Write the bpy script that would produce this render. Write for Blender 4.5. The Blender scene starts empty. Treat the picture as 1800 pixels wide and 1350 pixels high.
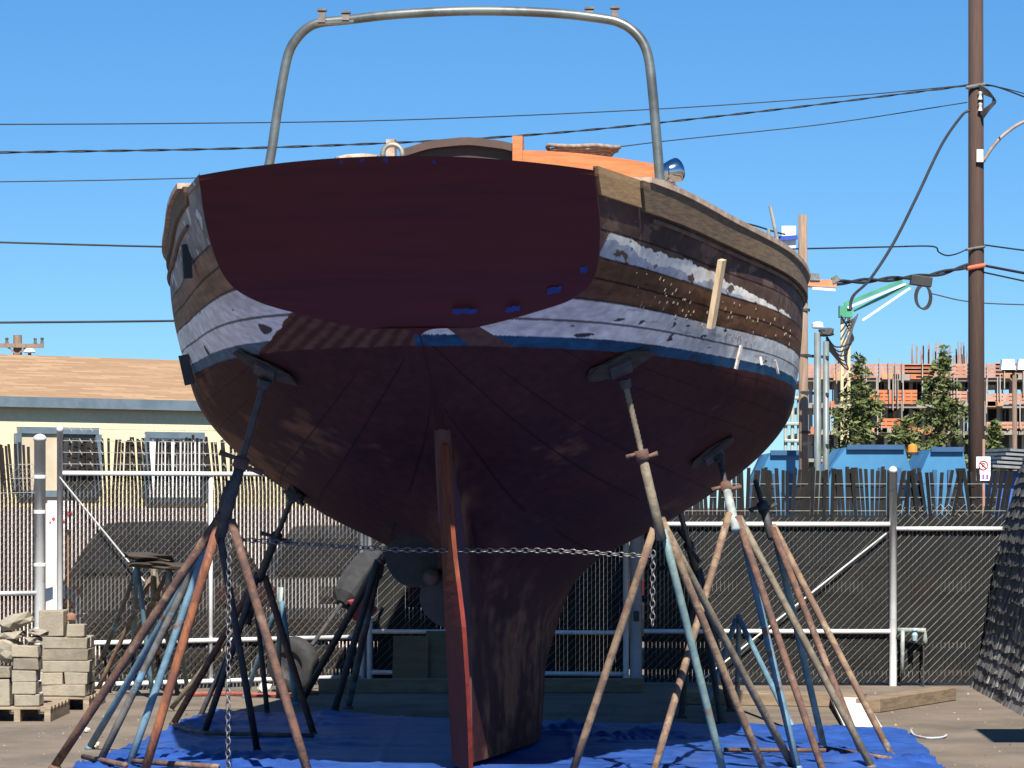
import bpy, bmesh, math, random
import numpy as np
from mathutils import Vector, Matrix, noise
random.seed(7)
R = math.radians
scn = bpy.context.scene
col = scn.collection
# ------------------------------------------------------------ camera, sky, sun, exposure
F, HZ, H = 5500.0, 890.0, 1.6          # focal length in photo pixels, horizon row, eye height
cam = bpy.data.cameras.new('camera'); camo = bpy.data.objects.new('camera', cam); col.objects.link(camo)
camo.location = (0, 0, H); camo.rotation_euler = (R(90), 0, 0)
cam.sensor_width = 36; cam.lens = 36*F/1800; cam.shift_y = (HZ-675)/1800
cam.clip_start = .5; cam.clip_end = 6000
scn.camera = camo
SUN_EL, SUN_AZ = R(48), R(5)
sv = Vector((math.sin(SUN_AZ)*math.cos(SUN_EL), -math.cos(SUN_AZ)*math.cos(SUN_EL), math.sin(SUN_EL)))
w = bpy.data.worlds.new('World'); scn.world = w; w.use_nodes = True
nt = w.node_tree; bg = nt.nodes['Background']
sky = nt.nodes.new('ShaderNodeTexSky'); sky.sky_type = 'NISHITA'; sky.sun_disc = False
sky.sun_elevation = SUN_EL; sky.sun_rotation = math.atan2(sv.x, sv.y)
sky.air_density = 1.2; sky.dust_density = 0; sky.ozone_density = 7
stc = nt.nodes.new('ShaderNodeTexCoord'); smp = nt.nodes.new('ShaderNodeMapping'); smp.inputs['Scale'].default_value = (1, 1, 1.3); smp.inputs['Location'].default_value = (0, 0, .075)
snm = nt.nodes.new('ShaderNodeVectorMath'); snm.operation = 'NORMALIZE'
nt.links.new(stc.outputs['Generated'], smp.inputs[0]); nt.links.new(smp.outputs[0], snm.inputs[0]); nt.links.new(snm.outputs[0], sky.inputs[0])
shs = nt.nodes.new('ShaderNodeHueSaturation'); shs.inputs['Saturation'].default_value = 1.22; shs.inputs['Value'].default_value = .97
nt.links.new(sky.outputs[0], shs.inputs['Color']); nt.links.new(shs.outputs[0], bg.inputs[0]); bg.inputs[1].default_value = .069
sl = bpy.data.lights.new('sun', 'SUN'); sl.energy = 5.0; sl.angle = R(.5); sl.color = (1, .94, .84)
so = bpy.data.objects.new('sun', sl); col.objects.link(so); so.rotation_euler = sv.to_track_quat('Z', 'Y').to_euler()
vs = scn.view_settings; vs.view_transform = 'Standard'; vs.look = 'None'; vs.exposure = 1.1; vs.gamma = 1

def P(px, py, Y): return Vector(((px-900)*Y/F, Y, H-(py-HZ)*Y/F))
def G(px, py, z=0.0):
    Y = F*(H-z)/(py-HZ); return Vector(((px-900)*Y/F, Y, z))

# ------------------------------------------------------------ materials
MATS = {}
def mat(name, c1, c2=None, sc=6, rough=.75, metal=0, bump=0, st=(1, 1, 1), lo=.4, hi=.6, detail=8, c3=None, sc3=2.0, lo3=.55, hi3=.7, bsc=None, spec=.5):
    if name in MATS: return MATS[name]
    m = bpy.data.materials.new(name); m.use_nodes = True; n = m.node_tree; b = n.nodes['Principled BSDF']
    b.inputs['Roughness'].default_value = rough; b.inputs['Metallic'].default_value = metal
    b.inputs['Specular IOR Level'].default_value = spec
    tc = n.nodes.new('ShaderNodeTexCoord'); mp = n.nodes.new('ShaderNodeMapping'); mp.inputs['Scale'].default_value = st
    n.links.new(tc.outputs['Object'], mp.inputs[0])
    def nz(scale, l, h):
        t = n.nodes.new('ShaderNodeTexNoise'); t.inputs['Scale'].default_value = scale; t.inputs['Detail'].default_value = detail
        t.inputs['Roughness'].default_value = .65
        n.links.new(mp.outputs[0], t.inputs['Vector'])
        r = n.nodes.new('ShaderNodeMapRange'); r.inputs[1].default_value = l; r.inputs[2].default_value = h
        n.links.new(t.outputs['Fac'], r.inputs[0]); return t, r
    def mix(fac, a, bb):
        x = n.nodes.new('ShaderNodeMix'); x.data_type = 'RGBA'
        n.links.new(fac, x.inputs[0])
        for s, v in ((6, a), (7, bb)):
            if isinstance(v, tuple): x.inputs[s].default_value = (*v, 1)
            else: n.links.new(v, x.inputs[s])
        return x.outputs[2]
    if c2 is None: c2 = tuple(v*.8 for v in c1)
    t, r = nz(sc, lo, hi); out = mix(r.outputs[0], c1, c2)
    if c3: t3, r3 = nz(sc3, lo3, hi3); out = mix(r3.outputs[0], out, c3)
    n.links.new(out, b.inputs['Base Color'])
    if bump:
        bt = t
        if bsc: bt, _ = nz(bsc, 0, 1)
        bp = n.nodes.new('ShaderNodeBump'); bp.inputs['Strength'].default_value = bump; bp.inputs['Distance'].default_value = .02
        n.links.new(bt.outputs['Fac'], bp.inputs['Height']); n.links.new(bp.outputs[0], b.inputs['Normal'])
    MATS[name] = m; return m
def attr_mat(name, rough=.8, sc=30, amt=.35, bump=.2, st=(1, 1, 1), spec=.3):
    m = bpy.data.materials.new(name); m.use_nodes = True; n = m.node_tree; b = n.nodes['Principled BSDF']
    b.inputs['Roughness'].default_value = rough; b.inputs['Specular IOR Level'].default_value = spec
    a = n.nodes.new('ShaderNodeAttribute'); a.attribute_name = 'Col'
    tc = n.nodes.new('ShaderNodeTexCoord'); mp = n.nodes.new('ShaderNodeMapping'); mp.inputs['Scale'].default_value = st
    t = n.nodes.new('ShaderNodeTexNoise'); t.inputs['Scale'].default_value = sc; t.inputs['Detail'].default_value = 8
    n.links.new(tc.outputs['Object'], mp.inputs[0]); n.links.new(mp.outputs[0], t.inputs['Vector'])
    r = n.nodes.new('ShaderNodeMapRange'); r.inputs[1].default_value = .3; r.inputs[2].default_value = .7
    r.inputs[3].default_value = 1-amt; r.inputs[4].default_value = 1+amt
    n.links.new(t.outputs['Fac'], r.inputs[0])
    v = n.nodes.new('ShaderNodeVectorMath'); v.operation = 'SCALE'
    n.links.new(a.outputs['Color'], v.inputs[0]); n.links.new(r.outputs[0], v.inputs['Scale']); n.links.new(v.outputs[0], b.inputs['Base Color'])
    bp = n.nodes.new('ShaderNodeBump'); bp.inputs['Strength'].default_value = bump; bp.inputs['Distance'].default_value = .01
    n.links.new(t.outputs['Fac'], bp.inputs['Height']); n.links.new(bp.outputs[0], b.inputs['Normal'])
    return m

# ------------------------------------------------------------ mesh helpers
ORG = {}
class MB:
    def __init__(s): s.v = []; s.f = []; s.c = []
    def add(s, vs, fs):
        o = len(s.v); s.v += [Vector(p) for p in vs]; s.f += [tuple(i+o for i in f) for f in fs]; return s
    def box(s, c, size, M=None, taper=1.0):
        x, y, z = (d/2 for d in size); M = M or Matrix.Identity(3); c = Vector(c)
        vs = [(-x,-y,-z),(x,-y,-z),(x,y,-z),(-x,y,-z),(-x*taper,-y*taper,z),(x*taper,-y*taper,z),(x*taper,y*taper,z),(-x*taper,y*taper,z)]
        return s.add([c+M@Vector(p) for p in vs], [(0,3,2,1),(4,5,6,7),(0,1,5,4),(1,2,6,5),(2,3,7,6),(3,0,4,7)])
    def bar(s, a, b, w, h, up=(0, 0, 1)):
        a, b = Vector(a), Vector(b); d = (b-a); L = d.length; d.normalize(); u = Vector(up); x = d.cross(u)
        if x.length < 1e-4: x = d.cross(Vector((1, 0, 0)))
        x.normalize(); u = x.cross(d)
        return s.box((a+b)/2, (w, L, h), Matrix((x, d, u)).transposed())
    def tube(s, pts, r, n=8, cap=True):
        pts = [Vector(p) for p in pts]; k = len(pts); rr = r if isinstance(r, (list, tuple)) else [r]*k
        ts = []
        for i in range(k):
            t = (pts[min(i+1, k-1)]-pts[max(i-1, 0)]); ts.append(t.normalized())
        u = ts[0].orthogonal().normalized(); vs = []; fs = []
        for i in range(k):
            u = (u-ts[i]*u.dot(ts[i])).normalized(); b = ts[i].cross(u)
            for j in range(n):
                a = 2*math.pi*j/n; vs.append(pts[i]+(u*math.cos(a)+b*math.sin(a))*rr[i])
        for i in range(k-1):
            for j in range(n):
                fs.append((i*n+j, i*n+(j+1) % n, (i+1)*n+(j+1) % n, (i+1)*n+j))
        if cap: fs += [tuple(range(n))[::-1], tuple((k-1)*n+j for j in range(n))]
        return s.add(vs, fs)
    def lathe(s, c, prof, axis=(0, 0, 1), n=16):
        ax = Vector(axis).normalized(); u = ax.orthogonal().normalized(); b = ax.cross(u); c = Vector(c); vs = []; fs = []
        for r, h in prof:
            for j in range(n):
                a = 2*math.pi*j/n; vs.append(c+ax*h+(u*math.cos(a)+b*math.sin(a))*r)
        for i in range(len(prof)-1):
            for j in range(n): fs.append((i*n+j, i*n+(j+1) % n, (i+1)*n+(j+1) % n, (i+1)*n+j))
        return s.add(vs, fs)
    def prism(s, poly, off):
        n = len(poly); off = Vector(off); p = [Vector(q) for q in poly]
        fs = [tuple(range(n)), tuple(range(2*n-1, n-1, -1))]+[(i, (i+1) % n, n+(i+1) % n, n+i) for i in range(n)]
        return s.add(p+[q+off for q in p], [f[::-1] for f in fs])
    def grid(s, rows):
        n = len(rows[0]); vs = [p for r in rows for p in r]; fs = []
        for i in range(len(rows)-1):
            for j in range(n-1): fs.append((i*n+j, i*n+j+1, (i+1)*n+j+1, (i+1)*n+j))
        return s.add(vs, fs)
    def rock(s, c, size, seed, M=None, rough=.25):
        bm = bmesh.new(); bmesh.ops.create_icosphere(bm, subdivisions=2, radius=1); vs = []
        for v in bm.verts:
            q = v.co.copy(); m = max(abs(q.x), abs(q.y), abs(q.z)); q = q/(m**.6)
            q *= 1+rough*noise.noise(q*1.6+Vector((seed, 0, 0)))
            q = Vector((q.x*size[0]/2, q.y*size[1]/2, q.z*size[2]/2)); vs.append(Vector(c)+((M@q) if M else q))
        fs = [tuple(v.index for v in f.verts) for f in bm.faces]; bm.free(); return s.add(vs, fs)
    def build(s, name, m, parent=None, smooth=False, label=None, bevel=0, cols=None, sub=0):
        o = ORG.get(parent.name, Vector()) if parent else Vector()
        me = bpy.data.meshes.new(name); me.from_pydata([v-o for v in s.v], [], s.f)
        me.update()
        if smooth: me.polygons.foreach_set('use_smooth', [True]*len(me.polygons))
        if m: me.materials.append(m)
        if cols is not None:
            a = me.color_attributes.new('Col', 'FLOAT_COLOR', 'POINT'); a.data.foreach_set('color', np.asarray(cols, dtype=np.float32).ravel())
        ob = bpy.data.objects.new(name, me); col.objects.link(ob)
        bm = bmesh.new(); bm.from_mesh(me); bmesh.ops.recalc_face_normals(bm, faces=bm.faces); bm.to_mesh(me); bm.free()
        if parent: ob.parent = parent; ORG[ob.name] = o
        if label: ob['label'] = label
        if bevel:
            bv = ob.modifiers.new('bevel', 'BEVEL'); bv.width = bevel; bv.segments = 2; bv.limit_method = 'ANGLE'
        return ob
def tag(o, label=None, cat=None, group=None, kind=None):
    if label: o['label'] = label
    if cat: o['category'] = cat
    if group: o['group'] = group
    if kind: o['kind'] = kind
    return o
def thing(name, label, cat, loc, group=None):
    o = bpy.data.objects.new(name, None); col.objects.link(o); o.location = Vector(loc); ORG[o.name] = Vector(loc)
    o.empty_display_size = .1
    return tag(o, label, cat, group)
def nz(*p): return noise.noise(Vector(p))
def fbm(p, o=4): return noise.fractal(Vector(p), 1.0, 2.0, o)
def lerp(a, b, t): return a+(b-a)*t
def rotz(a): return Matrix.Rotation(a, 3, 'Z')

# ------------------------------------------------------------ ground
gm = mat('packed_dirt_asphalt', (.165, .13, .098), (.115, .092, .07), sc=1.3, rough=.95, bump=.5, detail=10, c3=(.075, .062, .05), sc3=.9, lo3=.52, hi3=.72, bsc=55)
S = 3000
gb = MB().add([(-S, -200, 0), (S, -200, 0), (S, S, 0), (-S, S, 0)], [(0, 1, 2, 3)]).build('ground', gm)
tag(gb, 'flat tan yard ground of packed dirt and worn asphalt', 'ground', kind='structure')
# pebbles / dirt crumbs as stuff
pb = MB()
for i in range(1500):
    Y = random.uniform(18.8, 27.5); x = random.uniform(-.19, .19)*Y; s_ = random.uniform(.002, .018)*random.random()**2+.003
    a = random.random()*6.28
    pb.add([(x+s_*math.cos(a+k*2.1), Y+s_*math.sin(a+k*2.1), 0) for k in range(3)]+[(x, Y, s_)], [(0, 1, 3), (1, 2, 3), (2, 0, 3)])
tag(pb.build('gravel', mat('gravel_bits', (.24, .2, .16), (.06, .05, .04), sc=9)), 'loose small stones scattered over the yard ground', 'gravel', kind='stuff')

# ------------------------------------------------------------ blue tarp
TC = [G(370, 1252), G(1597, 1291), Vector((2.36, 14.5, 0)), Vector((-2.9, 14.5, 0))]
rows = []; NT = 200
for i in range(NT+1):
    t = i/NT; a = TC[0].lerp(TC[3], t); b = TC[1].lerp(TC[2], t); r_ = []
    for j in range(NT+1):
        q = a.lerp(b, j/NT); e = min(i, j, NT-j)
        q.x += .05*nz(q.y*1.1, j/NT > .5, 3)*(1 if j in (0, NT) else .3); q.y += .05*nz(q.x*1.3, 0, 9)*(1 if i == 0 else .3)
        wv = .5+.5*nz(q.x*1.4, q.y*4.0, 1); rd = max(0, 1-abs(nz(q.x*.9+3, q.y*2.2, 4))*7)
        q.z = .006+.014*wv+.05*rd*rd*max(0, nz(q.x*.7, q.y*.7, 8)+.4)+(.012*max(0, nz(q.x*3, q.y*3, 5)) if e < 2 else 0)
        fx, fy = ((q.x+3+.02*nz(q.y, 1, 2)) % .62)-.31, ((q.y+.03*nz(q.x, 4, 2)) % .62)-.31
        q.z += .010*math.exp(-(fx/.018)**2)+.010*math.exp(-(fy/.03)**2)
        r_.append(q)
    rows.append(r_)
tarp = MB().grid(rows).build('tarp', mat('blue_poly_tarp', (.022, .072, .285), (.014, .046, .20), sc=5, rough=.45, bump=.2, bsc=40, c3=(.07, .09, .17), sc3=2.2, lo3=.56, hi3=.85), smooth=True)
tag(tarp, 'wrinkled bright blue poly tarp spread on the ground under the boat', 'tarp')

# ------------------------------------------------------------ the boat
K = .932; X0, Y0, AH = -.66, 17.6, R(7.3); sA, cA = math.sin(AH), math.cos(AH)
def B(s, y, z): return Vector(((X0+s*sA+y*cA)*K, (Y0+s*cA-y*sA)*K, H+(z-H)*K))
def PB(px, py, Y): return P(px, py, Y*K)
ROWS = [  # upper rows: unseen bow shaped fuller to throw a wider shadow on the fence
[(0,1.12,3.49),(1.0,1.48,3.43),(2,1.76,3.34),(3.2,2.05,3.25),(4.5,2.13,3.19),(6,2.03,3.19),(7.5,1.96,3.27),(9,1.72,3.42),(10.2,1.3,3.6),(11,.04,3.74)],
[(.27,1.13,3.2),(1.2,1.47,3.14),(2.1,1.74,3.08),(3.2,2.05,3.0),(4.5,2.13,2.95),(6,2.02,2.95),(7.5,1.9,3.0),(9,1.55,3.1),(10.1,1.0,3.2),(10.8,.03,3.3)],
[(.5,1.08,2.95),(1.35,1.40,2.88),(2.2,1.70,2.82),(3.2,2.02,2.78),(4.5,2.12,2.74),(6,1.98,2.72),(7.5,1.75,2.75),(9,1.25,2.8),(10,.7,2.85),(10.6,.02,2.9)],
[(.66,.95,2.83),(1.5,1.33,2.68),(2.3,1.64,2.6),(3.3,1.98,2.55),(4.5,2.09,2.5),(6,1.94,2.48),(7.5,1.47,2.5),(9,.8,2.52),(9.9,.28,2.53),(10.4,.02,2.54)],
[(.76,.7,2.75),(1.6,1.14,2.5),(2.4,1.52,2.36),(3.3,1.87,2.27),(4.5,2.02,2.2),(6,1.83,2.18),(7.5,1.28,2.18),(9,.66,2.18),(9.8,.22,2.16),(10.15,.02,2.15)],
[(.85,.35,2.67),(1.7,.88,2.33),(2.5,1.26,2.12),(3.4,1.58,1.98),(4.5,1.74,1.88),(6,1.5,1.84),(7.5,.98,1.82),(9,.42,1.78),(9.6,.17,1.75),(9.9,.02,1.72)],
[(.9,.0,2.62),(1.7,.44,2.15),(2.5,.78,1.85),(3.4,1.08,1.65),(4.5,1.22,1.53),(6,1.0,1.48),(7.5,.58,1.42),(8.7,.25,1.32),(9.2,.1,1.28),(9.45,.02,1.25)],
[(1.5,.02,2.24),(2.0,.15,1.98),(2.6,.36,1.62),(3.4,.58,1.4),(4.5,.68,1.25),(5.8,.5,1.15),(6.9,.3,1.05),(7.8,.14,.92),(8.2,.07,.88),(8.5,.02,.85)],
[(1.95,.04,1.9),(2.3,.07,1.7),(2.75,.16,1.3),(3.4,.28,1.12),(4.4,.36,.95),(5.4,.29,.82),(6.2,.2,.7),(7.0,.1,.6),(7.4,.05,.55),(7.6,.02,.52)],
[(2.5,.06,1.2),(2.75,.08,1.1),(3.1,.12,.85),(3.7,.22,.7),(4.4,.29,.6),(5.1,.26,.5),(5.7,.18,.4),(6.2,.1,.32),(6.6,.06,.28),(6.8,.02,.26)],
[(2.62,.07,.3),(2.8,.09,.3),(3.2,.14,.28),(3.8,.22,.25),(4.4,.27,.2),(5.0,.25,.15),(5.5,.18,.1),(5.9,.11,.05),(6.2,.06,.02),(6.3,.02,0)],
[(2.65,.06,-.06),(2.8,.08,-.06),(3.2,.13,-.06),(3.8,.2,-.06),(4.4,.25,-.06),(5.0,.23,-.06),(5.5,.16,-.06),(5.9,.1,-.06),(6.2,.05,-.06),(6.25,.02,-.06)],
]
NR = np.array(ROWS)
def crm(n, t):
    t = np.clip(np.asarray(t, float), 0, n-1-1e-9); i = np.floor(t).astype(int); f = t-i; M_ = np.zeros((len(t), n))
    wt = [-.5*f+f*f-.5*f**3, 1-2.5*f*f+1.5*f**3, .5*f+2*f*f-1.5*f**3, -.5*f*f+.5*f**3]
    for q in range(len(t)):
        for k in range(4):
            j = i[q]+k-1; v = wt[k][q]
            if j < 0: M_[q, 0] += 2*v; M_[q, 1] -= v
            elif j > n-1: M_[q, n-1] += 2*v; M_[q, n-2] -= v
            else: M_[q, j] += v
    return M_
def surf(U, V): return np.einsum('vr,rcd,uc->vud', crm(12, V), NR, crm(10, U))
def sheer_z(s): return float(np.interp(s, NR[0, :, 0], NR[0, :, 2]))
def boot(s): return 2.598-.042*s, 2.655-.042*s       # bottom and top of the blue boot stripe

NU, NV = 460, 470
Us = np.concatenate([np.linspace(0, 5.5, 390), np.linspace(5.52, 9, NU-390)]); Vs = np.concatenate([np.linspace(0, 6, 340), np.linspace(6.03, 11, NV-340)])
HP = surf(Us, Vs); HP[..., 1] = np.maximum(HP[..., 1], 0)
def paint(s, y, z, v, side):
    """albedo of the old hull: antifouling, boot stripe, stripped planks, primer patches"""
    zs = sheer_z(s); zb, zt = boot(s); t = (zs-z)/(zs-zt)
    n1 = fbm((s*1.3, z*2.2, side*5+y)); n2 = fbm((s*6, z*9, side*3+y*4)); n3 = nz(s*22, z*30, y*20)
    seam = False
    if z < zb+.003*n2:
        c = Vector((.049, .0146, .0135))
        c = c.lerp(Vector((.035, .0120, .0140)), min(1, max(0, .4+n1*1.3)))
        wear = (v-5.5)/3 if v < 8.5 else (11-v)/2.5
        if side < 0: wr = n1*1.0+n2*.5+max(0, min(1, (s-1.6)/2))*.62-max(0, v-4.6)*.25-.28
        else: wr = n1*.7+n2*.5-.62+max(0, min(1, (s-3)/2))*.6
        if wr > 0: c = c.lerp(Vector((.165, .070, .036)), min(.85, wr*1.4))
        if v > 7.4:   # keel: streaky worn paint
            stv = .8*nz(s*2.6+y*3, z*1.1, 4)+.35*nz(s*9+y*6, z*1.8, 8)+.45*n2
            if stv > -.05: c = c.lerp(Vector((.20, .088, .044)), min(.75, (stv+.05)*1.3)*min(1, v-7.4))
            if stv < -.45: c = c*.75
        pv = v*2.0; fr = abs((pv % 1)-.5)
        if 3 < v < 7.2 and fr > .485 and nz(s*.9, round(pv)*3.7, side) > -.25: seam = True
    elif z < zt+.002*n2:
        c = Vector((.018, .075, .155)).lerp(Vector((.013, .045, .085)), min(1, max(0, .3+n2)))
        if n1+.6*n2 > .42: c = c.lerp(Vector((.03, .035, .05)), .8)
        if side < 0: c = c.lerp(Vector((.12, .17, .20)), .65) if v < 3.93+.05*n2 else (Vector((.12, .056, .037)).lerp(Vector((.068, .026, .019)), .5+.5*max(-1, min(1, n2*.9+1.6*math.sin(v*4.3*6.28+n1*1.6)))) if y < -.04 else c)
        if side > 0 and v > 4.8 and 5.02 < v+.0*s < 5.5: c = Vector((.10, .055, .04))
    else:
        tt = t+.02*n2+.014*n3
        if side > 0:
            if t < .36:
                c = Vector((.085, .05, .04)).lerp(Vector((.05, .03, .03)), min(1, max(0, .5+n1*1.5)))
                if n2 > .3: c = c.lerp(Vector((.16, .1, .075)), .7)
                if s > 5: c = c.lerp(Vector((.2, .17, .17)), min(.6, (s-5)*.5))
            elif t < .53:
                lim = .375+max(0, s-1.3)*.07+.045*n1+.04*n2
                if s > .42 and tt > lim and s < 4.3:
                    c = Vector((.74, .71, .63)) if tt < lim+.075+.05*n1 else Vector((.36, .39, .44))
                    if n2 > .5 or n3 > .62: c = Vector((.12, .08, .06))
                else: c = Vector((.075, .045, .035)).lerp(Vector((.14, .09, .07)), min(1, max(0, n2+.3)))
                if s > 5: c = c.lerp(Vector((.3, .28, .29)), min(.6, (s-5)*.5))
            elif t < .775 and s < 6.2+.3*(t > .65):
                c = Vector((.155, .074, .037)).lerp(Vector((.095, .047, .026)), min(1, max(0, .5+nz(s*1.5, z*25, 2))))
                if n1 > .35: c = c*.7
            else:
                c = Vector((.66, .66, .62)).lerp(Vector((.48, .48, .46)), min(1, max(0, .3+n1*1.5)))
                k = nz(s*9+z*6, z*24-s*3, 9)
                if k > .50 and n2 > -.2: c = Vector((.06, .05, .05))
            if v > 5.02 and v < 5.5 and s < 1.6: c = Vector((.12, .062, .045))
            if fbm((s*3, z*20, 31)) > .5 and t > .5: c = c*.7
        else:
            if t < .42:
                c = Vector((.32, .29, .26)).lerp(Vector((.17, .15, .14)), min(1, max(0, .5+n1*1.8+n2*.6)))
                if n2 > .42: c = Vector((.5, .5, .5))
            elif t < .70:
                c = Vector((.26, .165, .105)).lerp(Vector((.17, .10, .065)), min(1, max(0, .5+nz(s*1.5, z*25, 2))))
            else:
                c = Vector((.70, .70, .66)).lerp(Vector((.56, .56, .53)), min(1, max(0, .2+n1*1.5)))
                k = nz(s*5+z*3, z*14+s*3, 19)
                if k > .5: c = Vector((.07, .06, .06))
            if v > 3.93+.05*n2:
                st2 = math.sin(v*4.3*6.28+n1*1.6)
                c = Vector((.12, .056, .037)).lerp(Vector((.068, .026, .019)), .5+.5*max(-1, min(1, st2*1.6+n2*.9)))
        for bt in (.36, .53, .655, .775, .9):
            if side > 0 and abs(t-bt) < .007 and s > .1: seam = True
        for bt in (.42, .56, .70, .86):
            if side < 0 and abs(t-bt) < .007 and v < 3.9: seam = True
    if seam: c = c*.22
    c = c*(1+.18*n3)
    return (max(.004, c[0]), max(.004, c[1]), max(.004, c[2]), 1)
boat = thing('sailboat', 'large old wooden sailing yacht propped on stands, stern facing, half stripped of paint', 'boat', B(4.5, 0, -.06))
hb = MB(); hc = []
for side in (1, -1):
    rows = []
    for iv in range(NV):
        r_ = []
        for iu in range(NU):
            s, y, z = HP[iv, iu]; r_.append(B(s, y*side, z)); hc.append(paint(s, y*side, z, Vs[iv], side))
        rows.append(r_)
    hb.grid(rows)
# close the aft face of the deadwood and the flat of the keel
hull = hb.build('hull', attr_mat('old_hull_paint', rough=.72, sc=14, amt=.2, bump=.1, spec=.15), boat, smooth=True, cols=hc)
kb = MB()
aft = [HP[iv, 0] for iv in range(NV) if Vs[iv] >= 7.95]
kb.grid([[B(a[0], a[1], a[2]) for a in aft], [B(a[0], -a[1], a[2]) for a in aft]])
bt_ = [HP[-1, iu] for iu in range(NU)]
kb.grid([[B(a[0], a[1], a[2]) for a in bt_], [B(a[0], -a[1], a[2]) for a in bt_]])
redp = mat('red_antifouling', (.065, .024, .027), (.05, .02, .024), sc=9, rough=.7, bump=.3, c3=(.1, .05, .035), sc3=6, lo3=.58, hi3=.66, st=(3, 3, .6))
kb.build('sternpost', redp, boat, smooth=True)
ht = [HP[iv, 0] for iv in range(NV) if 5.9 <= Vs[iv] <= 8.0]
MB().grid([[B(a[0], a[1]+.004, a[2]) for a in ht], [B(a[0], -a[1]-.004, a[2]) for a in ht]]).build('horn_timber', mat('dark_antifouling', (.052, .013, .012), (.04, .011, .012), sc=8, rough=.8, spec=.1), boat)

# hull lookup by direction, used to set pads and battens onto the planking
HPW = []
for side in (1, -1):
    q = HP.copy(); s, y, z = q[..., 0], q[..., 1]*side, q[..., 2]
    X = (X0+s*sA+y*cA)*K; Y = (Y0+s*cA-y*sA)*K; Z = H+(z-H)*K
    HPW.append(np.stack([X, Y, Z], -1))
def hullat(px, py):
    best = None
    for si, W_ in enumerate(HPW):
        ix = 900+F*W_[..., 0]/W_[..., 1]; iy = HZ-F*(W_[..., 2]-H)/W_[..., 1]
        d = (ix-px)**2+(iy-py)**2
        d = np.where(d < 9, W_[..., 1], 1e6+d)
        k = np.unravel_index(np.argmin(d), d.shape)
        if best is None or d[k] < best[0]: best = (d[k], si, k)
    _, si, (iv, iu) = best; W_ = HPW[si]
    iv = min(max(iv, 1), NV-2); iu = min(max(iu, 1), NU-2)
    a = Vector(W_[iv, iu+1]-W_[iv, iu-1]); b = Vector(W_[iv+1, iu]-W_[iv-1, iu]); n = a.cross(b).normalized()
    p = Vector(W_[iv, iu])
    if n.dot(Vector((0, 0, 1.6))-p) < 0: n = -n
    return p, n

# transom: raked mahogany board, a few mm proud of the planking
mahog = mat('varnished_mahogany', (.076, .0145, .0118), (.060, .0118, .0104), sc=2.2, rough=.5, st=(.5, 1, 9), bump=.06, c3=(.088, .017, .0118), sc3=1.3, lo3=.45, hi3=.7, spec=.2)
to = surf([0], np.linspace(0, 6, 60))[:, 0, :]
nrm = Vector((-math.cos(R(47)), 0, -math.sin(R(47))))
def TP(y, s, z, o=.02): return B(s+nrm[0]*o, y, z+nrm[2]*o)
trs = []
for j in range(3, 0, -1):       # cambered top
    f = j/3; zz = 3.49+.05*f; hw = 1.12*math.sqrt(1-f)
    trs.append([(x_*hw, -.93*(zz-3.49), zz) for x_ in np.linspace(-1, 1, 41)])
trs[0] = [(x_*.02, -.07, 3.565) for x_ in np.linspace(-1, 1, 41)]
trs = []
ncam = 6
for j in range(ncam):
    f = 1-j/ncam
    trs.append([(x_*1.12, -.93*(.085*f*(1-x_*x_)), 3.49+.085*f*(1-x_*x_)) for x_ in np.linspace(-1, 1, 41)])
for q in to: trs.append([(x_*q[1]*1.004, q[0], q[2]) for x_ in np.linspace(-1, 1, 41)])
tb = MB(); tb.grid([[TP(a, b, c) for a, b, c in r_] for r_ in trs])
rim = [r_[0] for r_ in trs[ncam:]]+[r_[-1] for r_ in trs[:ncam-1:-1]]
tb.grid([[TP(a, b, c) for a, b, c in rim], [TP(a, b, c)+(B(.045, 0, 3)-B(0, 0, 3)) for a, b, c in rim]])
tb.grid([[TP(a, b, c) for a, b, c in trs[0]], [TP(a, b, c)+(B(.1, 0, 3)-B(0, 0, 3)) for a, b, c in trs[0]]])
tb.build('transom', mahog, boat)
# strips of blue masking tape round the transom edge
tape = mat('blue_masking_tape', (.008, .035, .24), (.008, .025, .15), sc=12, rough=.6)
def tr_pt(px, py):              # where a ray meets the transom plane
    n = Vector((sA*nrm[0], cA*nrm[0], nrm[2])); p0 = TP(0, .45, 3.0, .024); d = P(px, py, 1)-Vector((0, 0, H)); o = Vector((0, 0, H))
    return o+d*((p0-o).dot(n)/d.dot(n))
for x0, y0, x1, y1, w_ in ((795, 548, 838, 547, 9), (889, 546, 914, 541, 9), (962, 513, 986, 508, 11), (1020, 475, 1033, 473, 11), (597, 284, 602, 284, 6), (632, 282, 640, 281, 6), (674, 281, 682, 282, 6), (760, 284, 766, 285, 5)):
    m_ = MB(); n_ = 8; top = []; bot = []
    for i in range(n_+1):
        t = i/n_; jx = random.uniform(-1, 1) if i in (0, n_) else 0
        top.append(tr_pt(lerp(x0, x1, t)+jx*2, lerp(y0, y1, t)-w_/2+random.uniform(-1.6, 1.6))); bot.append(tr_pt(lerp(x0, x1, t)-jx, lerp(y0, y1, t)+w_/2+random.uniform(-1.6, 1.6)))
    m_.grid([top, bot]).build('masking_tape', tape, boat)

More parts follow.
